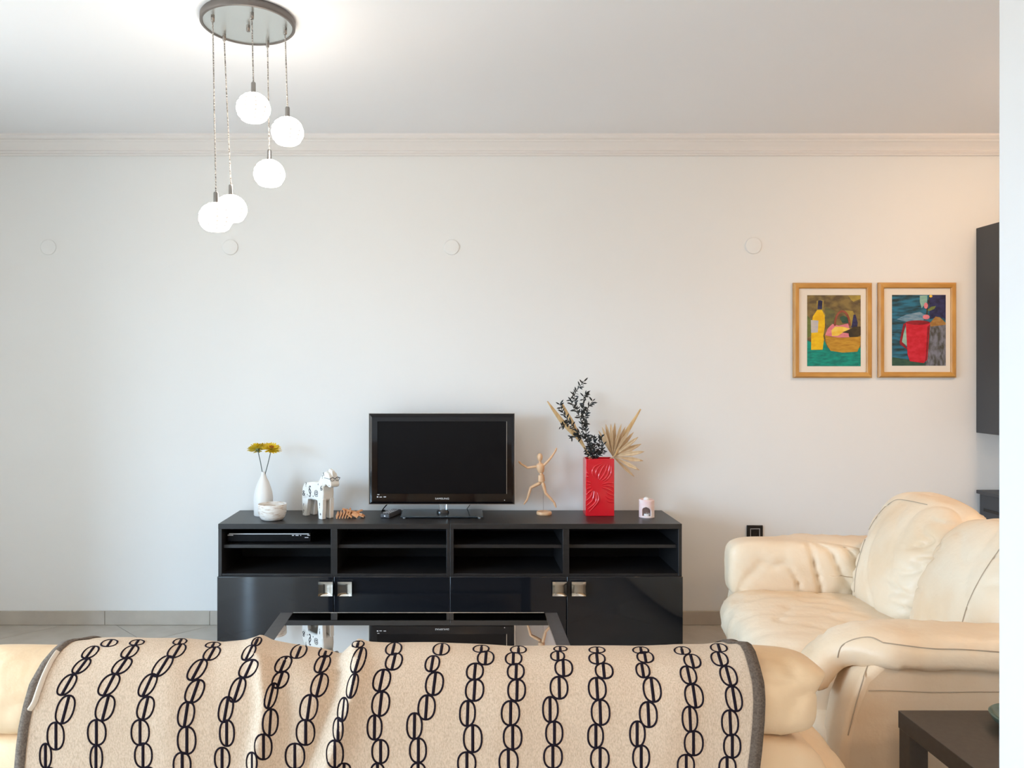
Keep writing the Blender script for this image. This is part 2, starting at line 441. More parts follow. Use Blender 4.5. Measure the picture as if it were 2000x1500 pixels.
# ------------------------------------------------------------------ TV units
UF, UB, UT = 3.975, 4.372, 0.66          # front, back, top height
UX = (-1.243, -0.042, 1.158)
def tv_unit():
    xa, xb = UX[0], UX[1] - .001
    u = thing('tv_cabinet', 'black cabinet with open shelves and gloss doors under white vase and horse', 'cabinet', ((xa + xb) / 2, (UF + UB) / 2, 0), 0, 'black television cabinets')
    B = 'black_wood'; zt = UT - .027; zs = .385; xm = (xa + xb) / 2
    MB().box(xa, xb, UF, UB, zt, UT).build('top_panel', B, u, bevel=.0015)
    for a, b in ((xa, xa + .018), (xb - .018, xb)):
        MB().box(a, b, UF + .002, UB, 0.0, zt).build('side_panel', B, u, bevel=.001)
    MB().box(xm - .017, xm + .017, UF + .002, UB - .012, zs, zt).build('divider', B, u, bevel=.001)
    MB().box(xa + .018, xb - .018, UF + .004, UB - .012, zs, zs + .016).build('niche_floor', B, u, bevel=.001)
    MB().box(xa + .018, xb - .018, UB - .012, UB, 0.02, zt).build('back_panel', 'niche_shade', u, smooth=False)
    MB().box(xa + .018, xb - .018, UF + .03, UB - .012, 0.02, .04).build('bottom_panel', B, u, smooth=False)
    for a, b in ((xa + .019, xm - .018), (xm + .018, xb - .019)):
        MB().box(a, b, UF + .035, UB - .013, .527, .545).build('shelf', B, u, bevel=.001)
    for k, (a, b) in enumerate(((xa + .0003, xm - .002), (xm + .002, xb - .0003))):
        d = MB().box(a, b, UF - .017, UF + .001, 0.025, zs + .006).build('door', 'gloss_black', u, bevel=.002)
        hx = b - .036 - .037 if k == 0 else a + .022
        hz = zs - .015 - .037 - .0365
        n = MB()
        # square dished knob: stem, rim, concave face
        n.box(hx + .024, hx + .049, UF - .031, UF - .017, hz + .024, hz + .049)
        s = .073; yb, yf = UF - .031, UF - .038
        N = 8; vs = []; fs = []
        for i in range(N + 1):
            for j in range(N + 1):
                a_, b_ = i / N * 2 - 1, j / N * 2 - 1
                dish = .005 * max(0, 1 - a_ * a_ * .9) * 1.0 if max(abs(a_), abs(b_)) < .86 else 0
                vs.append((hx + s * i / N, yf + dish, hz + s * j / N))
        for i in range(N):
            for j in range(N):
                fs.append((i * (N + 1) + j, (i + 1) * (N + 1) + j, (i + 1) * (N + 1) + j + 1, i * (N + 1) + j + 1))
        n.add(vs, fs)
        n.add([(hx, yf, hz), (hx + s, yf, hz), (hx + s, yf, hz + s), (hx, yf, hz + s), (hx, yb, hz), (hx + s, yb, hz), (hx + s, yb, hz + s), (hx, yb, hz + s)],
              [(4, 5, 6, 7), (0, 1, 5, 4), (1, 2, 6, 5), (2, 3, 7, 6), (3, 0, 4, 7)])
        n.build('knob', 'chrome', d, angle=30)
    return u
u1 = tv_unit()
u2 = copy_tree(u1); u2.location.x += UX[1] - UX[0]
tag(u2, 'black cabinet with open shelves and gloss doors under red vase and mannequin')

# DVD player in the left niche
dv = thing('dvd_player', 'slim black disc player on the shelf of the left cabinet', 'disc player', (-1.0, 4.17, .545))
z = .5455; xa, xb = P(444, 1050, 4.05).x, P(606, 1050, 4.05).x
MB().box(xa, xb, 4.06, 4.33, z + .004, z + .050).build('casing', 'black_plastic', dv, bevel=.002)
MB().box(xa, xb, 4.054, 4.06, z + .006, z + .044).build('front_panel', 'tv_screen', dv, bevel=.001)
MB().box(xa + .008, xb - .008, 4.050, 4.06, z + .0445, z + .0485).build('trim_strip', 'silver_print', dv, smooth=False)
for fx in (xa + .04, xb - .04):
    MB().lathe([(.012, 0), (.012, .004)], (fx, 4.1, z), 14).build('foot', 'grey_rubber', dv); MB().lathe([(.012, 0), (.012, .004)], (fx, 4.3, z), 14).build('foot', 'grey_rubber', dv)
for a, b, zz in ((444, 455, .039), (570, 574, .038), (577, 583, .038), (586, 588, .038), (600, 605, .039), (595, 602, .027)):
    MB().box(P(a, 0, 4.05).x, P(b, 0, 4.05).x, 4.0532, 4.054, z + zz - .0018, z + zz + .0018).build('front_marking', 'silver_print', dv, smooth=False)

# ------------------------------------------------------------------ television
TVY = 4.20
tv = thing('television', 'black flat television standing on the two cabinets', 'television', (P(863, 1004, 4.24).x, 4.24, UT))
xa, xb = P(720.5, 0, TVY).x, P(1005, 0, TVY).x; za, zb = P(0, 985, TVY).z, P(0, 808, TVY).z
sxa, sxb = P(737, 0, TVY).x, P(990, 0, TVY).x; sza, szb = P(0, 964.5, TVY).z, P(0, 823, TVY).z
b = MB()
# bezel: outer chamfered rim sloping to the front face, inner lip
def rect(x0, x1, z0, z1, y): return [(x0, y, z0), (x1, y, z0), (x1, y, z1), (x0, y, z1)]
loops = [rect(xa, xb, za, zb, TVY + .03), rect(xa, xb, za, zb, TVY + .012), rect(xa + .006, xb - .006, za + .006, zb - .008, TVY + .003), rect(xa + .016, xb - .016, za + .014, zb - .020, TVY),
         rect(sxa, sxb, sza, szb, TVY), rect(sxa + .001, sxb - .001, sza + .001, szb - .001, TVY + .005)]
vs = [p for l in loops for p in l]; fs = []
for i in range(len(loops) - 1):
    for j in range(4): fs.append((i * 4 + j, i * 4 + (j + 1) % 4, i * 4 + 4 + (j + 1) % 4, i * 4 + 4 + j))
b.add(vs, fs); b.build('bezel', 'bezel', tv, smooth=False)
MB().add(rect(sxa, sxb, sza, szb, TVY + .0045), [(0, 1, 2, 3)]).build('screen', 'tv_screen', tv, smooth=False)
rim = MB()
for a, b_, c, d in ((xa - .003, xb + .003, zb, zb + .003), (xa - .003, xb + .003, za - .003, za), (xa - .003, xa, za, zb), (xb, xb + .003, za, zb)):
    rim.box(a, b_, TVY + .010, TVY + .032, c, d)
rim.build('edge_trim', 'steel', tv, smooth=False)
e = MB().box(sxb - .0022, sxb - .0002, TVY - .0006, TVY + .002, sza, szb)
e.build('screen_edge', 'steel', tv, smooth=False)
MB().box(xa, xb, TVY + .03, TVY + .045, za, zb).box(xa + .08, xb - .08, TVY + .045, TVY + .075, za + .05, zb - .05).build('rear_housing', 'black_plastic', tv, bevel=.004)
text_mb('SAMSUNG', .0135, Matrix.Translation(P(863.5, 974, TVY) + Vector((0, -.001, 0))) @ FACE_CAM @ Matrix.Scale(1.25, 4, (1, 0, 0))).build('logo', 'silver_print', tv, smooth=False)
for (a, b_, zz, hh) in ((737, 741, 966, 1), (736, 739, 970.5, 2), (741, 746, 970.8, 1.2), (749, 754, 970.5, 1.4)):
    p = P(a, zz, TVY); q = P(b_, zz, TVY); MB().box(p.x, q.x, TVY - .0008, TVY, p.z - hh * .0014, p.z + hh * .0014).build('bezel_marking', 'silver_print', tv, smooth=False)
p = P(985.5, 977, TVY); MB().box(p.x - .002, p.x + .002, TVY - .0008, TVY, p.z - .002, p.z + .002).build('bezel_marking', 'silver_print', tv, smooth=False)
nx = P(865, 0, 4.235).x
MB().lathe([(.024, .012), (.0225, .03), (.0225, .09)], (nx, 4.235, UT), 28, sy=.7).build('stand_neck', 'clear_acrylic', tv)
MB().lathe([(.034, .0), (.034, .008), (.026, .016), (.0, .017)], (nx, 4.235, UT + .0115), 28, sy=.7).build('neck_collar', 'black_plastic', tv)
ba, bb_ = P(782, 0, 4.12).x, P(944, 0, 4.12).x
MB().box(ba, bb_, 4.125, 4.345, UT + .004, UT + .0115).build('stand_base', 'stand_glass', tv, bevel=.0025)
for fx in (ba + .02, bb_ - .02):
    for fy in (4.14, 4.33): MB().lathe([(.009, 0), (.009, .0042)], (fx, fy, UT), 12).build('stand_foot', 'silver_print', tv)

def cable(name, pts, r, label):
    o = MB().tube(spline(pts, 6), r, 6).build(name, 'black_plastic'); return tag(o, label, 'cable')
cable('power_cable', [P(757, 984, 4.27), P(750, 992, 4.29), P(746, 998, 4.33), Vector((P(747, 0, 4.35).x, 4.352, UT + .003)), Vector((P(752, 0, 4.37).x, 4.36, UT + .003))], .0032, 'black cable dropping from the television behind the remote control')
cable('aerial_cable', [P(919, 984, 4.27), P(915, 990, 4.33), P(912, 994, 4.355), Vector((P(914, 0, 4.36).x, 4.36, UT + .0025)), Vector((P(926, 0, 4.365).x, 4.362, UT + .0025))], .0018, 'thin black cable behind the right half of the television stand')

rc = thing('remote_control', 'dark grey remote control lying left of the television stand', 'remote control', (P(763, 1005, 4.2).x, 4.2, UT), math.radians(-20))
q = MB().box(-.028, .028, -.075, .085, .0, .024); q.build('remote_body', 'grey_rubber', rc, bevel=.006, segs=3, local=True)
for i in range(6):
    for j in range(3):
        MB().box(-.019 + j * .0145, -.019 + j * .0145 + .0095, -.060 + i * .022, -.060 + i * .022 + .013, .0235, .0268).build('button', 'button_grey', rc, bevel=.001, local=True)
MB().box(-.004, .004, -.0765, -.0745, .009, .015).build('infrared_window', 'silver_print', rc, local=True, smooth=False)

# ------------------------------------------------------------------ ornaments on the cabinets
vd = 4.225; vc = P(514.5, 1005, vd); vc.z = UT
vz = lambda py: P(0, py, vd).z - UT
o = MB().lathe([(.049, 0), (.0515, .004), (.0515, .05), (.052, .095), (.049, .122), (.041, .152), (.030, .182), (.0185, .205), (.0125, .222), (.0115, .238), (.0085, .238), (.0085, .15), (.0001, .15)], vc, 40)
ov = o.build('bottle_vase', ['ceramic_white'], angle=50); tag(ov, 'white bottle-shaped vase holding two yellow flowers', 'vase')

def dandelion(head, base, tilt, label, seed):
    rnd = random.Random(seed)
    t = thing('yellow_flower', label, 'flower', base, 0, 'yellow flowers in the white vase')
    head = Vector(head); ax = Vector(tilt).normalized(); mid = (head + Vector(base)) / 2 + Vector((.002, 0, .002))
    MB().tube(spline([tuple(base), tuple(mid), tuple(head)], 5), [.0022] * 11, 8).build('flower_stem', 'stem_green', t)
    R = Vector((0, 0, 1)).rotation_difference(ax).to_matrix()
    pm = MB()
    for layer, (n, L, el) in enumerate(((30, .056, .10), (26, .052, .34), (20, .040, .66))):
        for k in range(n):
            a = 2 * PI * k / n + rnd.uniform(-.09, .09); l = L * rnd.uniform(.88, 1.06); e_ = el + rnd.uniform(-.1, .1)
            u = Vector((math.cos(a) * math.cos(e_), math.sin(a) * math.cos(e_), math.sin(e_))); s_ = Vector((-math.sin(a), math.cos(a), 0)); nn = u.cross(s_)
            w_ = .0052
            pts = [u * .004 - s_ * w_ * .4, u * .004 + s_ * w_ * .4, u * l * .6 + s_ * w_ + nn * -.002, u * l * .95 + s_ * w_ * .55, u * l, u * l * .95 - s_ * w_ * .55, u * l * .6 - s_ * w_ + nn * -.002]
            pm.add([head + R @ p for p in pts], [(0, 1, 2, 6), (6, 2, 3, 5), (3, 4, 5)])
    pm.build('petals', 'petal', t, angle=180)
    em = MB()
    for k in range(26):
        a = rnd.uniform(0, 2 * PI); r_ = .013 * math.sqrt(rnd.random())
        em.ball(head + R @ Vector((math.cos(a) * r_, math.sin(a) * r_, .014 + rnd.uniform(0, .004))), (.0018, .0018, .004), 6, 4, axis=ax)
    em.build('flower_eye', 'flower_eye', t)
    sm = MB().lathe([(.0025, -.012), (.008, -.008), (.012, .0), (.011, .004), (.0, .006)], head, 14, axis=ax)
    for k in range(9):
        a = 2 * PI * k / 9; u = Vector((math.cos(a), math.sin(a), 0)); s_ = Vector((-math.sin(a), math.cos(a), 0))
        sm.add([head + R @ p for p in (u * .010 - s_ * .003 - Vector((0, 0, .004)), u * .010 + s_ * .003 - Vector((0, 0, .004)), u * .016 - Vector((0, 0, rnd.uniform(.010, .017))))], [(0, 1, 2)])
    sm.build('sepals', 'sepal_green', t)
mouth = vc + Vector((0, 0, .20))
dandelion(P(503, 877.5, vd), mouth + Vector((-.001, 0, 0)), (-.28, .50, 1), 'yellow flower leaning left in the white vase, green underside showing', 1)
dandelion(P(530, 877, vd - .01), mouth + Vector((.003, -.003, 0)), (.28, -.42, 1), 'yellow flower leaning right in the white vase, orange centre showing', 2)

bc = P(532.5, 1013, 4.10); bc.z = UT; bc.y = 4.095
o = MB().lathe([(.045, 0), (.056, .003), (.066, .016), (.0735, .040), (.0745, .066), (.0755, .082), (.073, .0845), (.0695, .082), (.068, .045), (.055, .018), (.0001, .012)], bc, 48)
ob = o.build('washed_bowl', 'washed_wood', angle=60); tag(ob, 'small whitewashed wooden bowl in front of the white vase', 'bowl')

# painted wooden horse
hr = thing('toy_horse', 'white painted wooden horse with black symbols and spectacles', 'figurine', (P(606, 1005, 4.22).x - .016, 4.245, UT), math.radians(-45))
hw = .038
HX = 1.17
def slab(mb, prof, y0_, y1_): return mb.prism([(x * HX, y0_, z_) for x, z_ in prof], (0, y1_ - y0_, 0))
torso = [(.030, .088), (.062, .096), (.106, .096), (.128, .090), (.160, .100), (.164, .140), (.160, .176), (.150, .200), (.126, .196), (.060, .190), (.012, .180), (-.004, .150), (-.006, .110), (.004, .086)]
slab(MB(), torso, -hw, hw).build('torso', 'horse_white', hr, bevel=.010, segs=4, local=True)
neck = [(.108, .182), (.158, .170), (.172, .190), (.200, .174), (.212, .178), (.216, .192), (.206, .222), (.192, .250), (.166, .256), (.146, .240), (.126, .210)]
slab(MB(), neck, -.029, .029).build('head', 'horse_white', hr, bevel=.006, segs=4, local=True)
slab(MB(), [(.168, .250), (.204, .228), (.200, .262), (.178, .272)], -.009, .009).build('forelock', 'horse_white', hr, bevel=.003, local=True)
for s_ in (-1, 1):
    a, c = sorted((s_ * hw, s_ * .012))
    slab(MB(), [(.131, 0), (.158, 0), (.163, .11), (.118, .11)], a, c).build('leg', 'horse_white', hr, bevel=.004, segs=3, local=True)
    slab(MB(), [(.000, 0), (.030, 0), (.046, .11), (-.004, .12)], a, c).build('leg', 'horse_white', hr, bevel=.004, segs=3, local=True)
    slab(MB(), [(.166, .246), (.178, .246), (.174, .262)], s_ * .016 - .004, s_ * .016 + .004).build('ear', 'horse_white', hr, bevel=.002, local=True)
for ch, x_, z_, sz in (('§', .062, .144, .056), ('@', .112, .136, .032), ('?', .030, .172, .028), ('6', .152, .166, .032), ('&', .012, .122, .036), ('!', .140, .072, .034), ('*', .146, .022, .024),
                       ('+', .042, .118, .014), ('*', .088, .112, .016), ('?', .010, .058, .020), ('7', .010, .022, .020), ('+', .128, .184, .016)):
    m_ = text_mb(ch, sz * 1.2, Matrix.Translation((x_ * HX, -hw - .0002, z_)) @ FACE_CAM, .0007); m_.build('painted_symbol', 'ink', hr, smooth=False, local=True)
for ch, x_, z_, sz in (('!', .150, .226, .024), ('§', .160, .243, .018), ('.', .203, .196, .03)):
    m_ = text_mb(ch, sz * 1.2, Matrix.Translation((x_ * HX, -.0292, z_)) @ FACE_CAM, .0007); m_.build('painted_symbol', 'ink', hr, smooth=False, local=True)
gm = MB()
for s_ in (-1, 1):
    gm.tube([(.2125 * HX, s_ * .0165 + .0125 * math.cos(a), .219 + .0095 * math.sin(a)) for a in [2 * PI * k / 16 for k in range(17)]], .0012, 6)
    gm.tube([(.2125 * HX, s_ * .034, .222), (.170 * HX, s_ * .034, .224)], .0011, 6)
    gm.tube([(.2125 * HX, s_ * .034, .2222), (.2128 * HX, s_ * .0165, .229), (.2125 * HX, s_ * .004, .222)], .0017, 6)
gm.tube([(.2125 * HX, -.005, .220), (.2135 * HX, 0, .223), (.2125 * HX, .005, .220)], .0013, 6)
gm.build('spectacles', 'ink', hr, local=True)

# folded orange wooden trivet
tr = thing('wooden_trivet', 'small heap of orange wooden slats in front of the horse and television', 'trivet', (P(682, 1010, 4.16).x, 4.15, UT))
tr.scale = (1.06, 1, 1.28)
for k in range(5):                       # upright leaning slats
    m_ = Matrix.Translation((-.062 + k * .0135, -.02 + .004 * k, .0)) @ Matrix.Rotation(math.radians(26), 4, 'Y') @ Matrix.Rotation(math.radians(12), 4, 'Z')
    q = MB().box(-.003, .003, -.022, .028, 0.002, .026 + .0035 * k); q.v = [m_ @ p for p in q.v]; q.build('slat', 'orange_wood', tr, bevel=.001, local=True)
for (x_, y_, z_, rx_, ry_, rz_, L, W_) in ((.006, -.018, .014, 20, 35, 5, .034, .030), (.024, -.006, .026, 5, 12, 25, .062, .018), (.036, -.02, .012, 30, 25, -15, .034, .024), (.055, -.012, .013, 12, 18, 10, .046, .018),
                                           (.044, .012, .024, -6, -8, 40, .05, .018), (.016, .020, .012, 40, 5, -30, .05, .022), (.066, .006, .010, 5, 20, 70, .038, .02), (-.012, .02, .028, 8, 14, 8, .05, .016)):
    m_ = Matrix.Translation((x_, y_, z_)) @ Matrix.Rotation(math.radians(rz_), 4, 'Z') @ Matrix.Rotation(math.radians(ry_), 4, 'Y') @ Matrix.Rotation(math.radians(rx_), 4, 'X')
    q = MB().box(-L / 2, L / 2, -W_ / 2, W_ / 2, -.003, .003); q.v = [m_ @ p for p in q.v]
    lo = min(p.z for p in q.v)
    if lo < 0.0005:
        for p in q.v: p.z += .0005 - lo
    q.build('slat', 'orange_wood', tr, bevel=.001, local=True)

# wooden mannequin
md_ = 4.245
def C5(x, y, d=md_, dy=0.0): return P(1000 + x / 5, 730 + y / 5, d + dy)
mn = thing('artist_mannequin', 'jointed wooden mannequin leaping beside the television', 'mannequin', (C5(313, 0).x, md_, UT))
def capsule(a, b, r0, r1, mid=None):
    a, b = Vector(a), Vector(b); n = 7; pts = []; rs = []
    d = (b - a).normalized()
    pts = [a - d * r0 * .9] + [a + (b - a) * k / n for k in range(n + 1)] + [b + d * r1 * .9]
    rs = [r0 * .35] + [(r0 + (r1 - r0) * k / n) * (1 + (mid or 0) * math.sin(PI * k / n)) for k in range(n + 1)] + [r1 * .35]
    return MB().tube(pts, rs, 12)
base_top = UT + .017
MB().lathe([(.040, 0), (.042, .003), (.042, .013), (.039, .017), (0, .017)], (C5(313, 0).x, md_, UT), 36).build('base_disc', 'pine', mn)
MB().tube([Vector((C5(307, 0).x, md_, base_top - .005)), C5(304, 1050)], .0012, 6).build('support_rod', 'steel', mn)
MB().ball(C5(272, 815), (.0155, .017, .022), 20, 12).build('head', 'pine', mn)
capsule(C5(273, 850), C5(274, 872), .0065, .0065).build('neck', 'pine', mn)
MB().tube([C5(276, 872), C5(276, 885), C5(277, 905), C5(281, 935), C5(284, 962), C5(285, 968)], [.010, .021, .0235, .020, .015, .009], 18, flat=.75, up=(0, 1, 0)).build('chest', 'pine', mn)
MB().ball(C5(285, 975), .0095, 14, 8).build('waist_joint', 'pine', mn)
MB().tube([C5(284, 983), C5(285, 990), C5(286, 1020), C5(288, 1050), C5(288, 1062)], [.010, .0165, .0185, .0185, .010], 18, flat=.75, up=(0, 1, 0)).build('pelvis', 'pine', mn)
arms = (((243, 905), (150, 918), (88, 880), (68, 858), .012), ((305, 900), (368, 835), (418, 765), (435, 728), -.012))
for (s_, e_, w_, h_, dy) in arms:
    MB().ball(C5(*s_, dy=dy * .3), .0075, 12, 8).build('shoulder_joint', 'pine', mn)
    capsule(C5(*s_, dy=dy * .3), C5(*e_, dy=dy), .0068, .0058, .1).build('upper_arm', 'pine', mn)
    capsule(C5(*e_, dy=dy), C5(*w_, dy=dy), .0060, .0045, .1).build('forearm', 'pine', mn)
    capsule(C5(*w_, dy=dy), C5(*h_, dy=dy), .0048, .0040, .25).build('hand', 'pine', mn)
legs = (((272, 1068), (182, 1113), (148, 1228), (118, 1272), .010), ((304, 1072), (326, 1165), (412, 1258), (429, 1302), -.010))
for (s_, e_, w_, h_, dy) in legs:
    MB().ball(C5(*s_, dy=dy * .8), .0088, 12, 8).build('hip_joint', 'pine', mn)
    capsule(C5(*s_, dy=dy * .8), C5(*e_, dy=dy), .0092, .0072, .1).build('thigh', 'pine', mn)
    capsule(C5(*e_, dy=dy), C5(*w_, dy=dy), .0074, .0050, .18).build('shin', 'pine', mn)
    capsule(C5(*w_, dy=dy), C5(*h_, dy=dy), .0056, .0040, .2).build('foot', 'pine', mn)

# red embossed vase
RV = 4.19
xa, xb = P(1144, 0, RV).x, P(1200, 0, RV).x; zt = P(0, 896, RV).z
rv = thing('red_vase', 'tall rectangular glossy red vase with embossed petals', 'vase', ((xa + xb) / 2, RV + .05, UT))
m_ = MB(); yb = RV + .095; th = .006
m_.box(xa, xb, RV, RV + th, UT, zt).box(xa, xb, yb - th, yb, UT, zt).box(xa, xa + th, RV + th, yb - th, UT, zt).box(xb - th, xb, RV + th, yb - th, UT, zt).box(xa + th, xb - th, RV + th, yb - th, UT, UT + th)
ol = MB(); out = [(xa, RV), (xb, RV), (xb, yb), (xa, yb)]; inn = [(xa + th, RV + th), (xb - th, RV + th), (xb - th, yb - th), (xa + th, yb - th)]
vs = [(x, y, UT) for x, y in out] + [(x, y, zt) for x, y in out] + [(x, y, zt) for x, y in inn] + [(x, y, UT + th) for x, y in inn]
fs = [(3, 2, 1, 0), (12, 13, 14, 15)]
for k in range(3):
    for j in range(4): fs.append((k * 4 + j, k * 4 + (j + 1) % 4, k * 4 + 4 + (j + 1) % 4, k * 4 + 4 + j))
ol.add(vs, fs); ol.build('vase_body', 'red_glaze', rv, bevel=.004, segs=3)
rid = [[(885, 868), (810, 905), (785, 960), (798, 1010)], [(890, 875), (840, 920), (820, 970), (832, 1020)], [(915, 880), (880, 930), (852, 990), (845, 1030)], [(932, 885), (915, 950), (880, 1010), (858, 1035)],
       [(955, 895), (945, 960), (915, 1015), (880, 1045)], [(968, 905), (970, 970), (940, 1020), (905, 1050)], [(880, 1080), (940, 1065), (990, 1070)], [(880, 1095), (940, 1095), (990, 1110)], [(875, 1108), (930, 1125), (985, 1155)],
       [(915, 1150), (950, 1175), (992, 1190)], [(910, 1190), (945, 1215), (992, 1225)], [(920, 1230), (950, 1250), (992, 1255)], [(728, 1050), (770, 1065)], [(728, 1090), (765, 1085)], [(728, 1130), (770, 1110)],
       [(728, 1000), (748, 1012)], [(728, 960), (745, 985)], [(730, 1180), (760, 1150), (790, 1130)], [(728, 1240), (770, 1200), (790, 1140)], [(730, 1290), (790, 1230), (805, 1145)], [(740, 1325), (820, 1250), (820, 1150)], [(760, 1345), (845, 1240), (835, 1160)]]
rm = MB()
for r_ in rid:
    pts = [P(1000 + x / 5, 730 + y / 5, RV) for x, y in spline(r_, 5)]
    n = len(pts); rm.tube(pts, [.0058 * (.35 + .65 * math.sin(PI * (i + .5) / n)) for i in range(n)], 10, flat=.8, up=(0, 1, 0))
rm.build('embossed_ridges', 'red_glaze', rv)
VT = Vector(((xa + xb) / 2, RV + .045, zt))

# dried palm fan
pf = thing('palm_fan', 'dried pleated palm fan spreading right out of the red vase', 'dried leaf', C5(985, 815, RV + .03))
cb = C5(985, 808, RV + .035)
tips = [(845, 555, 26), (880, 520, 30), (915, 490, 36), (965, 488, 34), (1005, 478, 34), (1068, 490, 30), (1108, 515, 30), (1150, 545, 32), (1188, 570, 34), (1232, 618, 40), (1262, 685, 44), (1292, 760, 42), (1282, 850, 36), (1245, 942, 34), (1195, 1006, 28)]
for k, (tx, ty, wd) in enumerate(tips):
    tp = C5(tx, ty, RV + .035 - .05 * math.sin(PI * k / 14) + .012 * (-1) ** k)
    ax = tp - cb; side = ax.cross(Vector((0, 1, 0))).normalized(); nn = side.cross(ax).normalized()
    wv = wd / 5 * .0028 / 2 * 1.15
    vs = []
    for (f_, ws) in ((0, .12), (.3, .55), (.62, 1.0), (.85, .62), (1.0, .06)):
        c = cb + ax * f_
        vs += [c - side * wv * ws, c + nn * wv * ws * .55, c + side * wv * ws]
    fs = []
    for i in range(4): a = i * 3; fs += [(a, a + 1, a + 4, a + 3), (a + 1, a + 2, a + 5, a + 4)]
    MB().add(vs, fs).build('palm_blade', 'dry_palm', pf, angle=20, solid=.0008)
MB().tube([VT + Vector((.035, 0, -.22)), VT + Vector((.042, 0, -.06)), cb], [.003, .003, .0035], 8).build('palm_stalk', 'dry_palm', pf)

def spear(pts, ws, label, base, rim):
    t = thing('palm_spear', label, 'dried leaf', base, 0, 'dried palm spears in the red vase')
    pts = [Vector(p) for p in pts]
    MB().tube(pts, ws, 10, flat=.35, up=(0, 1, 0)).build('spear_blade', 'dry_spear', t)
    MB().tube([base, rim, pts[0]], .0025, 8).build('spear_stalk', 'dry_palm', t)
spear([C5(728, 760, RV + .05), C5(660, 650, RV + .05), C5(560, 540, RV + .055), C5(480, 455, RV + .06), C5(410, 360, RV + .06), C5(345, 268, RV + .06)], [.004, .008, .0145, .013, .009, .003], 'long dried palm spear leaning furthest left out of the red vase', VT + Vector((-.02, .01, -.2)), C5(757, 830, RV + .05))
spear([C5(715, 720, RV + .03), C5(640, 590, RV + .03), C5(590, 480, RV + .03), C5(535, 385, RV + .03), C5(485, 288, RV + .03)], [.003, .009, .012, .010, .006], 'shorter dried palm spear among the black leaves', VT + Vector((-.012, -.01, -.2)), C5(775, 830, RV + .03))
spear([C5(1003, 800, RV + .02), C5(1060, 690, RV + .02), C5(1125, 560, RV + .02), C5(1190, 455, RV + .02), C5(1256, 345, RV + .02)], [.004, .009, .0125, .009, .004], 'dried palm spear rising to the right over the palm fan', VT + Vector((.02, -.012, -.2)), C5(955, 830, RV + .02))

# black leafy branches
def black_branch(stems, label, base, seed, step=17, size=.031):
    rnd = random.Random(seed)
    t = thing('leafy_branch', label, 'branch', base, 0, 'black leafy branches in the red vase')
    lm = MB(); sm = MB()
    for st, dep in stems:
        pts = [C5(x, y, RV + .045 + dep * i / len(st)) for i, (x, y) in enumerate(spline(st, 8))]
        if st[0][1] >= 795: pts = [base] + pts
        sm.tube(pts, [.0016] * (len(pts) - 4) + [.0012, .001, .0008, .0006], 6)
        acc = 0; side_s = 1
        for a, b in zip(pts[1:], pts[2:]):
            if b.z < VT.z + .004: continue
            acc += (b - a).length
            while acc > step / 5 * .0028:
                acc -= step / 5 * .0028
                tg = (b - a).normalized()
                for s_ in (1, -1):
                    rv_ = Vector((rnd.uniform(-1, 1), rnd.uniform(-1, 1), rnd.uniform(-.4, .6)))
                    sd = tg.cross(rv_).normalized() * s_
                    sd.y *= .7
                    ax = (tg * rnd.uniform(.35, .9) + sd).normalized(); L = size * rnd.uniform(.65, 1.1)
                    wd = ax.cross(Vector((rnd.uniform(-.6, .6), 1, rnd.uniform(-.6, .6)))).normalized() * L * .17
                    nn = wd.cross(ax).normalized() * L * .06
                    c = b
                    lm.add([c, c + ax * L * .3 - wd * .8, c + ax * L * .35 - nn, c + ax * L * .3 + wd * .8, c + ax * L * .68 - wd * .75, c + ax * L * .7 - nn, c + ax * L * .68 + wd * .75, c + ax * L],
                           [(0, 2, 1), (0, 3, 2), (1, 2, 5, 4), (2, 3, 6, 5), (4, 5, 7), (5, 6, 7)])
    sm.build('twigs', 'black_leaf', t); lm.build('leaves', 'black_leaf', t, kind='stuff', angle=180)
black_branch([([(800, 828), (750, 640), (670, 450), (620, 300), (612, 210), (650, 140), (705, 72)], -.03), ([(700, 520), (720, 400), (745, 330), (790, 262)], -.02), ([(670, 440), (700, 330), (700, 240), (718, 195)], .02),
              ([(650, 400), (600, 330), (570, 240)], .01)], 'tall black leafy branch rising highest from the red vase', VT + Vector((.0, .0, -.18)), 5, step=20)
black_branch([([(800, 828), (720, 640), (640, 560), (560, 470), (500, 380), (465, 295)], -.02), ([(700, 640), (640, 610), (580, 620)], -.02), ([(560, 470), (520, 495), (475, 515)], -.01),
              ([(690, 590), (700, 500), (740, 470)], .02)], 'black leafy branch leaning left from the red vase', VT + Vector((-.01, .01, -.18)), 6, step=22)
black_branch([([(800, 828), (810, 720), (790, 600)], -.03), ([(810, 828), (850, 720), (870, 620)], -.03), ([(815, 828), (870, 750), (895, 690)], -.01), ([(790, 828), (770, 730), (740, 620)], -.04),
              ([(800, 800), (860, 790), (890, 755)], .0), ([(790, 820), (740, 780), (720, 740)], -.01)], 'dense black leafy sprig low in the red vase', VT + Vector((.01, -.01, -.18)), 7, step=15, size=.027)

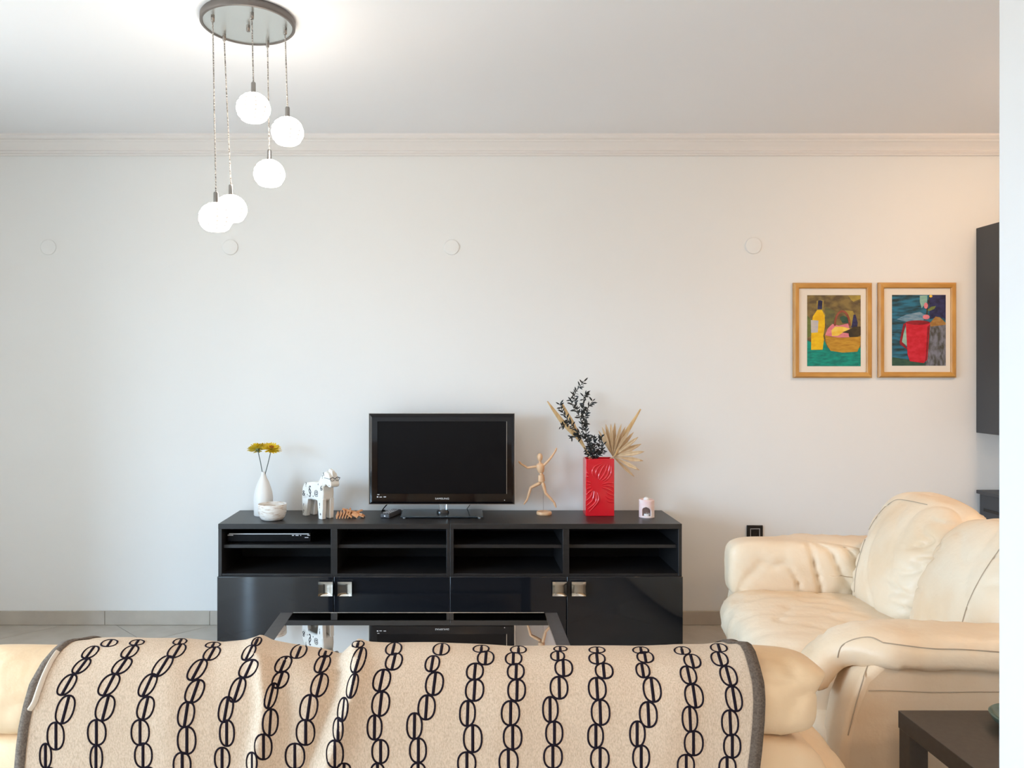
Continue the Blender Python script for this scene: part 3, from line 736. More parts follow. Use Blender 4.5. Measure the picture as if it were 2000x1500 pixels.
# pink oil burner
bd = 4.17; bc = P(1263, 1010, bd); bc.z = UT
ob_ = thing('oil_burner', 'small pale pink ceramic oil burner at the right end of the cabinets', 'oil burner', bc)
m_ = MB(); R_ = .0385; H_ = .092; NA, NH = 72, 36
def arch(a, z_):
    da = (a + PI / 2 + .28); da = math.atan2(math.sin(da), math.cos(da)); x_ = da * R_
    return abs(x_) < .0235 and .010 < z_ and (z_ < .036 or (x_ / .0235) ** 2 + ((z_ - .036) / .022) ** 2 < 1)
def heart(a, z_):
    da = math.atan2(math.sin(a + .35), math.cos(a + .35)); x_ = da * R_; return (x_ / .006) ** 2 + ((z_ - .072) / .006) ** 2 < 1
vs = [bc + Vector((R_ * math.cos(2 * PI * j / NA), R_ * math.sin(2 * PI * j / NA), H_ * i / NH)) for i in range(NH + 1) for j in range(NA)]
fs = []
for i in range(NH):
    for j in range(NA):
        a, z_ = 2 * PI * (j + .5) / NA, H_ * (i + .5) / NH
        if arch(a, z_) or heart(a, z_): continue
        fs.append((i * NA + j, i * NA + (j + 1) % NA, (i + 1) * NA + (j + 1) % NA, (i + 1) * NA + j))
m_.add(vs, fs); m_.build('burner_wall', 'pink_ceramic', ob_, solid=.005)
MB().lathe([(.0385, 0), (.0385, .006), (0, .006)], bc, 40).build('burner_floor', 'pink_ceramic', ob_)
MB().lathe([(.0385, .090), (.039, .094), (.036, .096), (.030, .088), (.0, .084)], bc, 40).build('dish', 'pink_ceramic', ob_)
MB().ball(bc + Vector((-.002, 0, .094)), (.016, .016, .014), 16, 10).build('wax_melt', 'wax', ob_)
tl = tag(MB().lathe([(.017, 0), (.018, .002), (.018, .014), (.016, .014), (.0155, .012), (.002, .012), (.0015, .020), (0, .020)], bc + Vector((-.003, -.010, .0062)), 28).build('tealight', 'wax'), 'white tealight inside the pink oil burner', 'candle')

# ------------------------------------------------------------------ chandelier
ch = thing('chandelier', 'round ceiling lamp with five glowing ribbed glass globes on cords', 'ceiling lamp', (-.80, 2.925, ZC))
cc = Vector((-.80, 2.925, 0)); zb = ZC - .030
MB().lathe([(.172, ZC), (.176, ZC - .006), (.176, zb + .003), (.173, zb), (.166, zb), (.164, zb + .008), (.0, zb + .008)][::-1], cc, 96).build('canopy', 'canopy_rim', ch, angle=50)
MB().lathe([(.1645, zb + .004), (.0, zb + .004)], cc, 96, caps=False).build('canopy_plate', 'canopy_plate', ch)
MB().lathe([(.0, zb - .020), (.006, zb - .020), (.0075, zb - .018), (.0075, zb + .006)], cc, 16).build('centre_cap', 'dark_chrome', ch)
GL = (((492, 25), (495, 212), 2.82), ((557, 55), (561.5, 258), 2.945), ((522.5, 83), (526, 340), 3.06), ((415.5, 31), (421.5, 426), 2.84), ((438, 69), (451, 409), 3.0))
gr = .0605; gme = None
for (mp_, gp, d) in GL:
    top = P(*mp_, d); top.z = zb; gc = P(*gp, d)
    top.x = P(mp_[0], 0, d).x
    MB().lathe([(.0, -.022), (.0055, -.022), (.007, -.020), (.007, .006)], top, 14).build('cord_grip', 'dark_chrome', ch)
    st = gc + Vector((0, 0, gr * .86))
    MB().tube([top - Vector((0, 0, .02)), top.lerp(st, .5), st + Vector((0, 0, .04))], .0026, 8).build('cord', 'cord', ch)
    MB().lathe([(.0085, -.004), (.0085, .040), (.007, .044), (.003, .045)], st, 18).build('socket', 'dark_chrome', ch)
    NA, NM = 40, 18; vs = []; fs = []
    for i in range(NM + 1):
        th = .12 + (PI - .12 - .62) * i / NM
        for j in range(NA):
            k = 1 + .022 * (1 if (j // 2 + i // 2) % 2 else -1) * (0 if i in (0, NM) else 1)
            a = 2 * PI * j / NA
            vs.append(gc + Vector((gr * k * math.sin(th) * math.cos(a), gr * k * math.sin(th) * math.sin(a), gr * .93 * k * math.cos(th))))
    for i in range(NM):
        for j in range(NA): fs.append((i * NA + j, i * NA + (j + 1) % NA, (i + 1) * NA + (j + 1) % NA, (i + 1) * NA + j))
    fs.append(tuple(range(NA))); fs.append(tuple(NM * NA + j for j in range(NA)))
    g_ = MB().add(vs, fs)
    g_.mi = [1 if (q < NM * NA and (q % NA) % 4 == 0 and (q // NA) % 2 == 1) else 0 for q in range(len(fs))]     # cut facets of the glass
    g_.build('globe', ['globe_glass', 'globe_rib'], ch, smooth=False)

# dome lamps outside the view, added to warm the wall and sofas
for (dx, dy, lab) in ((3.0, 3.15, 'unseen warm dome lamp added on the ceiling above the dark grey sideboard'), (0.1, -1.0, 'unseen warm dome lamp added on the ceiling above the middle of the near wall'), (2.3, 0.0, 'unseen warm dome lamp added on the ceiling right of the white pillar')):
    dl = thing('added_dome', lab, 'ceiling lamp', (dx, dy, ZC), 0, 'added warm dome lamps')
    MB().lathe([(.17, ZC - .03), (.175, ZC)], (dx, dy, 0), 48, caps=False).build('dome_base', 'white_lacquer', dl)
    MB().lathe([(.0001, ZC - .11), (.06, ZC - .105), (.12, ZC - .08), (.17, ZC - .03)], (dx, dy, 0), 48, caps=False).build('dome_shade', 'dome_glow', dl)

# ------------------------------------------------------------------ pictures
def C8(x, y): return (1530 + x / 5.5556, 530 + y / 5.5556)
ART = {}
def paint(name, a, b, sc=30, stretch=(1, 1, 1.6)):
    if name not in MATS: mat(name, a, 0.75, col2=b, nscale=sc, stretch=stretch, lo=.38, hi=.62, detail=5)
    return name
paint('p_ground', (0.11, 0.075, 0.035), (0.24, 0.17, 0.055), 18); paint('p_teal', (0.0, 0.17, 0.14), (0.0, 0.30, 0.22), 26, (1, 1, 3)); paint('p_yellow', (0.75, 0.42, 0.003), (0.85, 0.55, 0.01)); paint('p_navy', (0.012, 0.014, 0.05), (0.03, 0.03, 0.11), 30)
paint('p_label', (0.42, 0.44, 0.52), (0.55, 0.5, 0.45)); paint('p_basket', (0.42, 0.20, 0.015), (0.55, 0.30, 0.03), 60, (.4, 1, 2)); paint('p_brown', (0.22, 0.05, 0.03), (0.33, 0.09, 0.05)); paint('p_pink', (0.75, 0.25, 0.28), (0.65, 0.18, 0.24), 40)
paint('p_lemon', (0.85, 0.62, 0.12), (0.8, 0.5, 0.05)); paint('p_black', (0.03, 0.022, 0.012), (0.06, 0.04, 0.015)); paint('p_olive', (0.10, 0.10, 0.05), (0.16, 0.15, 0.05)); paint('p_sea', (0.012, 0.035, 0.04), (0.02, 0.16, 0.26), 22, (.5, 1, 2.4))
paint('p_grey', (0.07, 0.07, 0.06), (0.20, 0.21, 0.26), 26, (2, 1, 1)); paint('p_red', (0.52, 0.006, 0.02), (0.62, 0.02, 0.045), 30); paint('p_darkred', (0.20, 0.004, 0.012), (0.30, 0.01, 0.02)); paint('p_aqua', (0.20, 0.42, 0.36), (0.3, 0.5, 0.42)); paint('p_leaf', (0.10, 0.13, 0.03), (0.16, 0.2, 0.05))
paint('p_slate', (0.10, 0.22, 0.32), (0.22, 0.33, 0.42), 40, (.5, 1, 2)); paint('p_ochre', (0.28, 0.13, 0.03), (0.4, 0.22, 0.06)); paint('p_gold', (0.42, 0.30, 0.05), (0.3, 0.22, 0.05)); paint('p_deep', (0.02, 0.07, 0.05), (0.04, 0.10, 0.06))
def ell(cx, cy, rx, ry, n=24, a0=0, a1=2 * PI): return [(cx + rx * math.cos(a0 + (a1 - a0) * k / n), cy + ry * math.sin(a0 + (a1 - a0) * k / n)) for k in range(n if a1 - a0 > 6.2 else n + 1)]
def picture(fx, fy, ax_, ay_, shapes, label):
    """fx, fy: outer frame in photo pixels; ax_, ay_: printed area"""
    yf = YW - .022
    q0 = P(fx[0], fy[1], yf); q1 = P(fx[1], fy[0], yf)
    t = thing('framed_picture', label, 'picture', ((q0.x + q1.x) / 2, YW, q0.z), 0, 'two framed paintings')
    rw = .032; yb = YW - .001
    def rail(a, b, ai, bi, m):
        # a,b outer corners; ai,bi inner corners (x,z): sloped face with raised outer edge
        m_ = MB(); mid = lambda o, i, f: (o[0] + (i[0] - o[0]) * f, o[1] + (i[1] - o[1]) * f)
        secs = []
        for o, i in ((a, ai), (b, bi)):
            k1, k2 = mid(o, i, .28), mid(o, i, .85)
            secs.append([(o[0], yb, o[1]), (o[0], yf + .010, o[1]), (k1[0], yf, k1[1]), (k2[0], yf + .003, k2[1]), (i[0], yf + .008, i[1]), (i[0], yb, i[1])])
        vs = secs[0] + secs[1]; n = 6
        m_.add(vs, [(j, (j + 1) % n, n + (j + 1) % n, n + j) for j in range(n)] + [tuple(range(n)), tuple(range(n, 2 * n))])
        m_.build('frame_rail', m, t, smooth=False)
    O = [(q0.x, q0.z), (q1.x, q0.z), (q1.x, q1.z), (q0.x, q1.z)]; I = [(q0.x + rw, q0.z + rw), (q1.x - rw, q0.z + rw), (q1.x - rw, q1.z - rw), (q0.x + rw, q1.z - rw)]
    for j in range(4): rail(O[j], O[(j + 1) % 4], I[j], I[(j + 1) % 4], 'frame_wood_h' if j % 2 == 0 else 'frame_wood')
    ym = YW - .008
    MB().box(I[0][0] - .004, I[1][0] + .004, ym, YW - .001, I[0][1] - .004, I[2][1] + .004).build('mat_board', 'mat_board', t, smooth=False)
    a0, a1 = P(ax_[0], ay_[1], ym), P(ax_[1], ay_[0], ym)
    names = []; m_ = MB()
    for k, (nm, poly) in enumerate(shapes):
        if nm not in names: names.append(nm)
        y_ = ym - .0004 - .00012 * k
        pts = []
        for x, y in poly:
            q = P(*C8(x, y), ym); pts.append((min(max(q.x, a0.x), a1.x), y_, min(max(q.z, a0.z), a1.z)))
        m_.add(pts, [tuple(range(len(pts)))], names.index(nm))
    me_o = m_.build('artwork', names, t, smooth=False)
def arch_poly(cx, cy, rx, ry, w_): return ell(cx, cy, rx, ry, 16, PI, 2 * PI) + ell(cx, cy, rx - w_, ry - w_, 16, PI, 2 * PI)[::-1]
picture((1551, 1705), (552, 738), (1576.4, 1681), (576.5, 715.2), [
    ('p_ground', [(250, 250), (850, 250), (850, 1040), (250, 1040)]), ('p_gold', [(700, 262), (838, 262), (838, 300), (760, 330), (735, 310)]), ('p_olive', [(450, 380), (560, 430), (560, 600), (470, 620), (452, 500)]),
    ('p_leaf', [(258, 480), (300, 520), (300, 700), (258, 720)]), ('p_teal', [(250, 745), (300, 770), (440, 740), (480, 830), (838, 830), (850, 1040), (250, 1040)]), ('p_gold', [(360, 320), (438, 312), (432, 420), (455, 470), (455, 500), (420, 430), (362, 420)]),
    ('p_yellow', [(300, 852), (425, 850), (440, 740), (432, 700), (450, 600), (447, 480), (418, 420), (365, 420), (318, 490), (303, 600)]), ('p_navy', [(368, 412), (418, 410), (424, 322), (400, 314), (376, 318)]), ('p_label', [(297, 528), (380, 535), (372, 662), (300, 668)]),
    ('p_gold', [(660, 420), (755, 432), (768, 470), (740, 600), (720, 560), (705, 470)]), ('p_deep', [(608, 500), (650, 480), (690, 500), (705, 560), (640, 560)]), ('p_navy', [(735, 610), (760, 470), (782, 470), (805, 560), (800, 610)]),
    ('p_pink', [(450, 695), (480, 620), (530, 570), (600, 590), (700, 565), (722, 640), (715, 715), (600, 720)]), ('p_lemon', [(525, 702), (520, 640), (560, 600), (640, 600), (722, 622), (640, 668), (590, 700)]), ('p_brown', arch_poly(638, 590, 92, 168, 22)),
    ('p_black', [(635, 662), (730, 625), (760, 600), (838, 600), (838, 690), (800, 712), (715, 712), (690, 670)]), ('p_pink', [(595, 700), (640, 672), (705, 672), (710, 715), (620, 718)]),
    ('p_basket', [(445, 690), (520, 712), (640, 722), (838, 708), (832, 800), (800, 872), (640, 882), (510, 862), (470, 800)])],
    'left framed painting of a yellow bottle and a basket')
picture((1717.5, 1870), (551.5, 737.5), (1742, 1847), (576, 714.3), [
    ('p_sea', [(1170, 240), (1780, 240), (1780, 1040), (1170, 1040)]), ('p_slate', [(1230, 520), (1330, 470), (1480, 440), (1540, 470), (1520, 535), (1330, 545)]), ('p_aqua', [(1480, 265), (1560, 262), (1560, 330), (1500, 400), (1480, 330)]),
    ('p_navy', [(1575, 250), (1765, 250), (1765, 520), (1690, 490), (1590, 520)]), ('p_ochre', [(1590, 560), (1650, 490), (1700, 500), (1765, 560), (1765, 620), (1600, 640)]), ('p_grey', [(1590, 600), (1765, 580), (1765, 1030), (1540, 1030), (1560, 900)]),
    ('p_deep', [(1180, 930), (1370, 960), (1540, 1000), (1540, 1030), (1170, 1030)]), ('p_black', [(1543, 525), (1556, 525), (1568, 400), (1590, 280), (1578, 275), (1555, 400)]), ('p_leaf', [(1562, 420), (1600, 385), (1655, 375), (1635, 410), (1580, 432)]),
    ('p_pink', ell(1548, 495, 38, 26, 12)), ('p_pink', ell(1545, 372, 22, 34, 12)), ('p_lemon', ell(1598, 270, 18, 14, 10)),
    ('p_darkred', [(1325, 560), (1318, 600), (1285, 760), (1330, 815), (1345, 852), (1262, 790), (1262, 750), (1300, 570)]), ('p_aqua', [(1332, 580), (1338, 810), (1285, 765), (1305, 660)]),
    ('p_red', [(1325, 556), (1590, 556), (1560, 960), (1520, 995), (1370, 975), (1345, 900)]), ('p_darkred', ell(1457, 556, 130, 24)), ('p_darkred', [(1560, 600), (1586, 580), (1555, 960), (1535, 980), (1545, 900)])],
    'right framed painting of a red mug with a flower')

# ------------------------------------------------------------------ wall socket, wall cabinet, sideboard
so = thing('wall_socket', 'black square wall socket behind the loveseat arm', 'socket', P(1473.5, 1041, YW))
c = P(1473.5, 1041, YW)
MB().box(c.x - .046, c.x + .046, YW - .009, YW, c.z - .046, c.z + .046).build('cover_plate', 'black_plastic', so, bevel=.003)
MB().box(c.x - .028, c.x + .028, YW - .0105, YW - .009, c.z + .024, c.z + .028).box(c.x - .028, c.x - .024, YW - .0105, YW - .009, c.z - .028, c.z + .024).box(c.x + .024, c.x + .028, YW - .0105, YW - .009, c.z - .028, c.z + .024).build('inner_frame', 'button_grey', so, smooth=False)
MB().lathe([(.019, 0), (.019, .003), (.016, .003), (.016, .0005), (0, .0005)], (c.x, YW - .009, c.z), 28, axis=(0, -1, 0)).build('socket_well', 'black_plastic', so)

xw = P(1906.5, 0, YW).x; zt = P(0, 446, YW).z; zb_ = P(0, 845, YW).z
wc = thing('wall_cabinet', 'dark grey cabinet hanging on the wall right of the pictures', 'cabinet', (xw + .3, YW - .17, zb_))
MB().box(xw, xw + .6, YW - .33, YW, zb_, zt).build('cabinet_body', 'graphite', wc, bevel=.002)
for k in range(2): 
    d_ = MB().box(xw + .002 + k * .299, xw + .298 + k * .299, YW - .35, YW - .331, zb_ + .002, zt - .002).build('cabinet_door', 'graphite', wc, bevel=.002)
    MB().box(xw + .27 + k * .05, xw + .282 + k * .05, YW - .375, YW - .351, zb_ + .05, zb_ + .2).build('handle', 'steel', d_, bevel=.003)
xs = P(1902, 0, YW).x; zt = P(0, 955.5, YW).z
sbd = thing('sideboard', 'dark grey sideboard behind the loveseat at the right', 'cabinet', (xs + .45, YW - .2, 0))
MB().box(xs, xs + .9, YW - .40, YW - .02, zt - .020, zt).build('top_board', 'graphite', sbd, bevel=.002)
MB().box(xs + .02, xs + .88, YW - .37, YW - .02, .06, zt - .020).build('sideboard_body', 'graphite', sbd, bevel=.002)
for k in range(2):
    d_ = MB().box(xs + .025 + k * .43, xs + .445 + k * .43, YW - .388, YW - .371, .08, zt - .16).build('sideboard_door', 'graphite', sbd, bevel=.002)
    MB().ball((xs + .40 + k * .09, YW - .398, zt - .30), .012, 12, 8).build('knob', 'steel', d_)
    MB().box(xs + .025 + k * .43, xs + .445 + k * .43, YW - .388, YW - .371, zt - .15, zt - .03).build('drawer_front', 'graphite', sbd, bevel=.002)
MB().box(xs + .014, xs + .02, YW - .30, YW - .06, zt - .115, zt - .10).build('side_grip', 'black_plastic', sbd, smooth=False)
MB().box(xs + .04, xs + .86, YW - .34, YW - .03, 0, .06).build('plinth', 'black_wood', sbd, smooth=False)

# ------------------------------------------------------------------ coffee table
CH = .397; cf = 3.345; cn = 2.62
xa, xb = P(548, 0, cf).x, P(1088, 0, cf).x
ct = thing('coffee_table', 'low dark coffee table with a glass top', 'table', ((xa + xb) / 2, (cf + cn) / 2, 0))
fw = .055
for a, b_ in ((xa, xa + fw), (xb - fw, xb)):
    MB().box(a, b_, cn, cf, CH - .05, CH).build('side_rail', 'table_frame', ct, bevel=.002)
MB().box(xa + fw, xb - fw, cn, cn + fw, CH - .05, CH).build('end_rail', 'table_frame', ct, bevel=.002)
MB().box(xa + fw, xb - fw, cf - .022, cf, CH - .05, CH - .010).build('end_rail', 'table_frame', ct, bevel=.002)
for a in (xa, xb - fw):
    for y_ in (cn, cf - fw): MB().box(a, a + fw, y_, y_ + fw, 0, CH - .05).build('leg', 'table_frame', ct, bevel=.002)
gl = MB().add([(xa + fw, cn + fw, CH), (xb - fw, cn + fw, CH), (xb - fw, cf, CH), (xa + fw, cf, CH)], [(0, 1, 2, 3)]).build('glass_top', 'table_glass', ct, smooth=False)
MB().box(xa + fw, xb - fw, cf - .001, cf + .0015, CH - .009, CH + .0008).box(xb - fw - .002, xb - fw, cn + fw, cf, CH - .006, CH + .0008).build('glass_edge', 'chrome', gl, smooth=False)
MB().box(xa + .02, xb - .02, cn + .02, cf - .02, .12, .14).build('lower_shelf', 'table_frame', ct, bevel=.002)

# ------------------------------------------------------------------ side table and glass dish
sd = 2.139; SH = .50; c = P(1754, 0, sd)
st = thing('side_table', 'square black-brown side table beside the loveseat', 'table', (c.x + .26, sd - .26, 0))
MB().box(c.x, c.x + .52, sd - .52, sd, SH - .048, SH).build('table_top', 'side_table', st, bevel=.0015)
for a in (c.x + .002, c.x + .468):
    for y_ in (sd - .518, sd - .052): MB().box(a, a + .05, y_, y_ + .05, 0, SH - .048).build('leg', 'side_table', st, bevel=.001)
gc = Vector((c.x + .275, sd - .13, SH))
o = MB().lathe([(.04, 0), (.06, .004), (.088, .022), (.094, .036), (.091, .038), (.082, .024), (.055, .010), (0, .008)], gc, 40).build('glass_dish', 'green_glass', angle=60)
tag(o, 'green glass dish on the side table, half hidden by the pillar', 'dish')

# ------------------------------------------------------------------ loveseat
LR = math.radians(-7)
lv = thing('loveseat', 'cream leather loveseat facing left beside the wall', 'sofa', (1.185, 3.07, 0), LR)
LM = wmat(lv)
def to_world(mb): mb.v = [LM @ p for p in mb.v]; return mb
L_ = 'leather'
# base and outer back
to_world(puff((.47, 0, .19), (.45, .70, .16), 9, 14)).build('base', L_, lv)
def back_fn(u, co):
    co.x += .10 * max(0, co.z + .2); return co
to_world(puff((.80, 0, .42), (.13, .74, .37), 6, 16, back_fn)).build('back_frame', L_, lv)
# seat cushion
def seat_fn(u, co):
    co.z += .035 * (1 - abs(u.y) ** 3) * max(0, u.z) * (1 - .5 * max(0, u.x))
    if u.x < 0: co.x -= .05 * (1 - u.z * u.z) * (1 - u.y ** 4)
    co += Vector((0, 0, 1)) * .011 * crease(co, 5, (1, 2.2, 1), 3) * max(0, u.z)
    co.x += .006 * crease(co, 7, (1, 1.4, 1), 9) * max(0, -u.x)
    return co
seat = to_world(puff((.325, 0, .345), (.345, .575, .095), 5, 40, seat_fn)); seat_o = seat.build('seat_cushion', L_, lv, angle=180)
# front apron under the seat
def apron_fn(u, co):
    co.x -= .02 * (1 - u.y ** 2); return co
to_world(puff((.06, 0, .17), (.055, .57, .13), 6, 16, apron_fn)).build('front_apron', L_, lv)
# back cushions
def bc_fn(sd_, far):
    def f(u, co):
        h_ = (u.z + 1) / 2
        co.x *= 1 - .30 * max(0, u.z) ** 2 + .10 * max(0, -u.z)
        co.x += .165 * h_ ** 1.3                                   # leans back
        co.x -= .035 * (1 - u.y ** 2) * (1 - u.z ** 2) * (1 if u.x < 0 else 0)
        if u.z > .2: co.z -= .03 * max(0, -u.y if far else u.y) * (u.z - .2)
        edge = max(0, abs(u.y) - .45)
        co += Vector((-1, 0, 0)) * .06 * crease(co, 6.5, (.5, .8, 2.6), sd_) * edge
        co += Vector((-.5, 0, .5)) * .012 * crease(co, 5, (1, 1, 1), sd_ + 2)
        return co
    return f
bcs = []
for far, cy_ in ((True, .285), (False, -.285)):
    m_ = to_world(puff((.66, cy_, .655), (.130, .289, .262), 4.6, 44, bc_fn(1.3 if far else 5.7, far)))
    bcs.append((m_, m_.build('back_cushion', L_, lv, angle=180)))
# arms: inner block, outer side panel, wrapped pad
pads = []; panels = []
for s_ in (1, -1):
    pr = [(.90, .10), (.93, .30), (.92, .60), (.60, .60), (.30, .60), (.17, .585), (.115, .53), (.075, .42), (.055, .30), (.055, .06), (.88, .06)]
    def side_fn(u, co): return co
    m_ = MB(); yi, yo = s_ * .60, s_ * .775
    m_.prism([(x, min(yi, yo), z_) for x, z_ in pr], (0, abs(yo - yi), 0)); to_world(m_)
    o = m_.build('arm_panel', 'leather', lv, bevel=.022, segs=4); panels.append((m_, o))
    def in_fn(u, co, s_=s_):
        co.y -= s_ * .030 * (1 - u.x ** 2) * (1 - u.z ** 2)
        co += Vector((0, -s_, 0)) * .024 * crease(co, 6.5, (1.6, 1, .7), 4.4 + s_) * (1 if u.x > -.1 else .5)
        co.z -= .02 * max(0, u.x) if u.z > 0 else 0
        return co
    m2 = to_world(puff((.345, .60, .515), (.325, .085, .142), 5.5, 36, in_fn) if s_ > 0 else puff((.43, -.585, .485), (.29, .075, .125), 5, 30, in_fn)); m2.build('arm_cushion', L_, lv, angle=180)
    path = spline([(.96, .575), (.80, .607), (.60, .610), (.40, .612), (.22, .608), (.12, .580), (.055, .525), (.012, .455)][:8 if s_ < 0 else 6], 6)
    rings = []; n = 20; m3 = MB(); vs = []; fs = []
    for i, (x_, z_) in enumerate(path):
        a = path[max(i - 1, 0)]; b_ = path[min(i + 1, len(path) - 1)]
        t_ = Vector((b_[0] - a[0], 0, b_[1] - a[1])).normalized(); nn = Vector((-t_.z, 0, t_.x))
        if nn.z < 0 and i < len(path) * .9: nn = -nn
        nn = Vector((t_.z, 0, -t_.x)); nn = nn if nn.z > 0 else -nn
        if nn.x > .2: nn = -nn
        f_ = i / (len(path) - 1); sft = max(0, min(1, (f_ - .58) / .25)); sft = sft * sft * (3 - 2 * sft); cap = min(1, f_ * 12 + .25, (1 - f_) * 14 + .45)
        for j in range(n):
            a_ = 2 * PI * j / n; cs, sn = math.cos(a_), math.sin(a_)
            wy = (.128 - .052 * sft) * math.copysign(abs(cs) ** .6, cs); th_ = (.048 if sn > 0 else .040) * math.copysign(abs(sn) ** .75, sn)
            droop = -.030 * max(0, (s_ * cs) - .3) * (1 - sft)
            p = Vector((x_, s_ * (.672 - .058 * sft) + wy, z_)) + nn * (th_ * cap + droop)
            p += nn * .008 * crease(p, 9, (2.2, 1, 1), 7 + s_)
            vs.append(p)
    for i in range(len(path) - 1):
        for j in range(n): fs.append((i * n + j, i * n + (j + 1) % n, (i + 1) * n + (j + 1) % n, (i + 1) * n + j))
    fs += [tuple(range(n)), tuple((len(path) - 1) * n + j for j in range(n))]
    m3.add(vs, fs); to_world(m3); pads.append((m3, m3.build('arm_pad', L_, lv, angle=70)))
for a in (.12, .84):
    for b_ in (-.6, .6): to_world(MB().lathe([(.022, 0), (.026, .06)], (a, b_, 0), 14)).build('leg', 'black_wood', lv)
# stitched seams traced on the leather
def C1(p): return [(1380 + x / 2.5, 900 + y / 2.5) for x, y in p]
def seam(pts, target, wid=.0042):
    m_ = ribbon(MB(), bvh_of(target[0]), C1(spline(pts, 5)), wid, .0022, .0004)
    if m_.f: m_.build('seam', 'seam_dark', target[1])
seam([(722, 640), (728, 560), (745, 480), (790, 345), (850, 250), (900, 205), (950, 190), (1080, 215)], bcs[0])
seam([(1432, 430), (1345, 560), (1280, 690), (1240, 822)], bcs[1])
seam([(860, 888), (950, 900), (1100, 918), (1250, 922), (1440, 935)], pads[1])
seam([(640, 960), (660, 905), (720, 872), (800, 862), (860, 888)], pads[1])
seam([(790, 1122), (900, 1122), (1100, 1130), (1300, 1128), (1440, 1128)], panels[1], .003)
seam([(818, 945), (780, 1020), (745, 1130), (715, 1240), (690, 1340)], panels[1], .004)

# ------------------------------------------------------------------ near sofa seen from behind
s1 = thing('leather_sofa', 'cream leather sofa seen from behind in the foreground', 'sofa', (-.15, 2.0, 0))
TL = 'leather_tan'
def bf_fn(u, co):
    co.y += .004 * crease(co, 6, (1, 1, 1), 2); return co
puff((-.15, 1.735, .345), (.96, .115, .325), 8, 30, bf_fn).build('back_frame', TL, s1)
puff((-.15, 2.07, .22), (.95, .34, .19), 9, 14).build('base', TL, s1)
for k in range(3): puff((-.15 + (k - 1) * .545, 2.10, .40), (.27, .32, .075), 5, 16).build('seat_cushion', TL, s1)
for k in range(3): puff((-.15 + (k - 1) * .545, 1.90, .56), (.27, .09, .16), 4, 14).build('lumbar_cushion', TL, s1)
for s_ in (-1, 1):
    def arm_fn(u, co, s_=s_):
        co.x += s_ * .02 * (1 - u.z ** 2)
        co.z -= .05 * max(0, s_ * u.x) ** 2 * max(0, u.z)
        co += Vector((0, 0, 1)) * .008 * crease(co, 6, (1, 1, 1), 5 + s_)
        return co
    puff((-.15 + s_ * .925, 2.03, .305), (.155, .38, .295), 3.8, 34, arm_fn).build('arm', TL, s1)
CU, CV = (1.735, .735), (.116, .086)              # back roll: centre (y, z), half sizes
def roll_fn(k):
    def f(u, co):
        X = co.x + (RX[k][0] + RX[k][1]) / 2
        cov = 1 if -.86 < X < .61 else 0
        dip = .034 * math.exp(-((X + .275) / .06) ** 2) + .018 * math.exp(-((X + .39) / .06) ** 2) + .007 * cov
        co.z -= dip * max(0, u.z) * 1.2; co.y += dip * max(0, -u.y)
        co.z -= .2 * max(0, co.y); co.z *= 1 + .05 * noise.noise(co * 4 + Vector((k * 3., 0, 0)))
        co += (Vector((0, -1, 0)) * .5 + Vector((0, 0, .6))) * .016 * crease(co, 6.5, (1.2, 1, 1), k * 2.1) * max(0, abs(u.x) - .2) * 1.4
        if k == 2 and u.x > .6 and u.z > .2: co += Vector((.045, 0, .0)) * (u.x - .6) * max(0, 1 - abs(u.z - .62) * 3) * 1.6
        return co
    return f
RX = ((-1.105, -.475), (-.475, .155), (.155, .768))
rolls = []
for k, (a, b_) in enumerate(RX):
    m_ = puff(((a + b_) / 2, CU[0], CU[1]), ((b_ - a) / 2 + .004, CV[0], CV[1]), (9, 2.9), 44, roll_fn(k)); rolls.append(m_)
    m_.build('back_roll', TL, s1, angle=180)
for a in (-1.0, .7):
    for y_ in (1.75, 2.35): MB().lathe([(.022, 0), (.026, .04)], (a, y_, 0), 14).build('leg', 'black_wood', s1)

# ------------------------------------------------------------------ throw over the sofa back
TOPX = [(100, 1247), (230, 1245), (330, 1248), (420, 1253), (470, 1248), (492, 1243), (512, 1247), (560, 1257), (620, 1267), (650, 1274), (662, 1274), (676, 1262), (690, 1252), (760, 1255), (850, 1253), (920, 1256), (1000, 1261), (1100, 1260), (1200, 1262), (1320, 1263), (1400, 1258), (1450, 1251), (1480, 1252)]
LEDGE = [(1240, 150), (1258, 128), (1275, 108), (1300, 86), (1340, 62), (1380, 50), (1420, 41), (1460, 36), (1500, 33), (1950, 30)]
REDGE = [(1240, 1446), (1252, 1458), (1275, 1472), (1300, 1480), (1335, 1489), (1370, 1491), (1410, 1489), (1460, 1484), (1500, 1479), (1950, 1470)]
PR = spline([(1.985, .45), (1.965, .58), (1.93, .69), (1.88, .755), (1.82, .797), (1.755, .825), (1.70, .834), (1.655, .820), (1.622, .777), (1.609, .71), (1.606, .60), (1.604, .45), (1.602, .30), (1.600, .16)], 7)
NU = 240
def fold(px, py):
    """outward push of the cloth, metres, for folds running down the drop"""
    r = 0
    for (pts, wd, amp) in (([(1235, 492), (1300, 512), (1380, 520), (1500, 500), (1900, 480)], 16, .016), ([(1235, 535), (1300, 545), (1400, 560), (1500, 560), (1900, 560)], 26, -.010),
                           ([(1235, 692), (1290, 700), (1350, 690), (1420, 668), (1500, 640), (1900, 560)], 15, .017), ([(1235, 656), (1290, 655), (1340, 648), (1400, 632), (1500, 600), (1900, 520)], 17, -.016),
                           ([(1235, 330), (1400, 330), (1900, 330)], 40, .005), ([(1235, 1330), (1400, 1315), (1500, 1290), (1900, 1290)], 50, .006), ([(1235, 980), (1500, 960), (1900, 950)], 60, .004)):
        c_ = interp(pts, py); r += amp * math.exp(-((px - c_) / wd) ** 2)
    return r
vs = []; fs = []
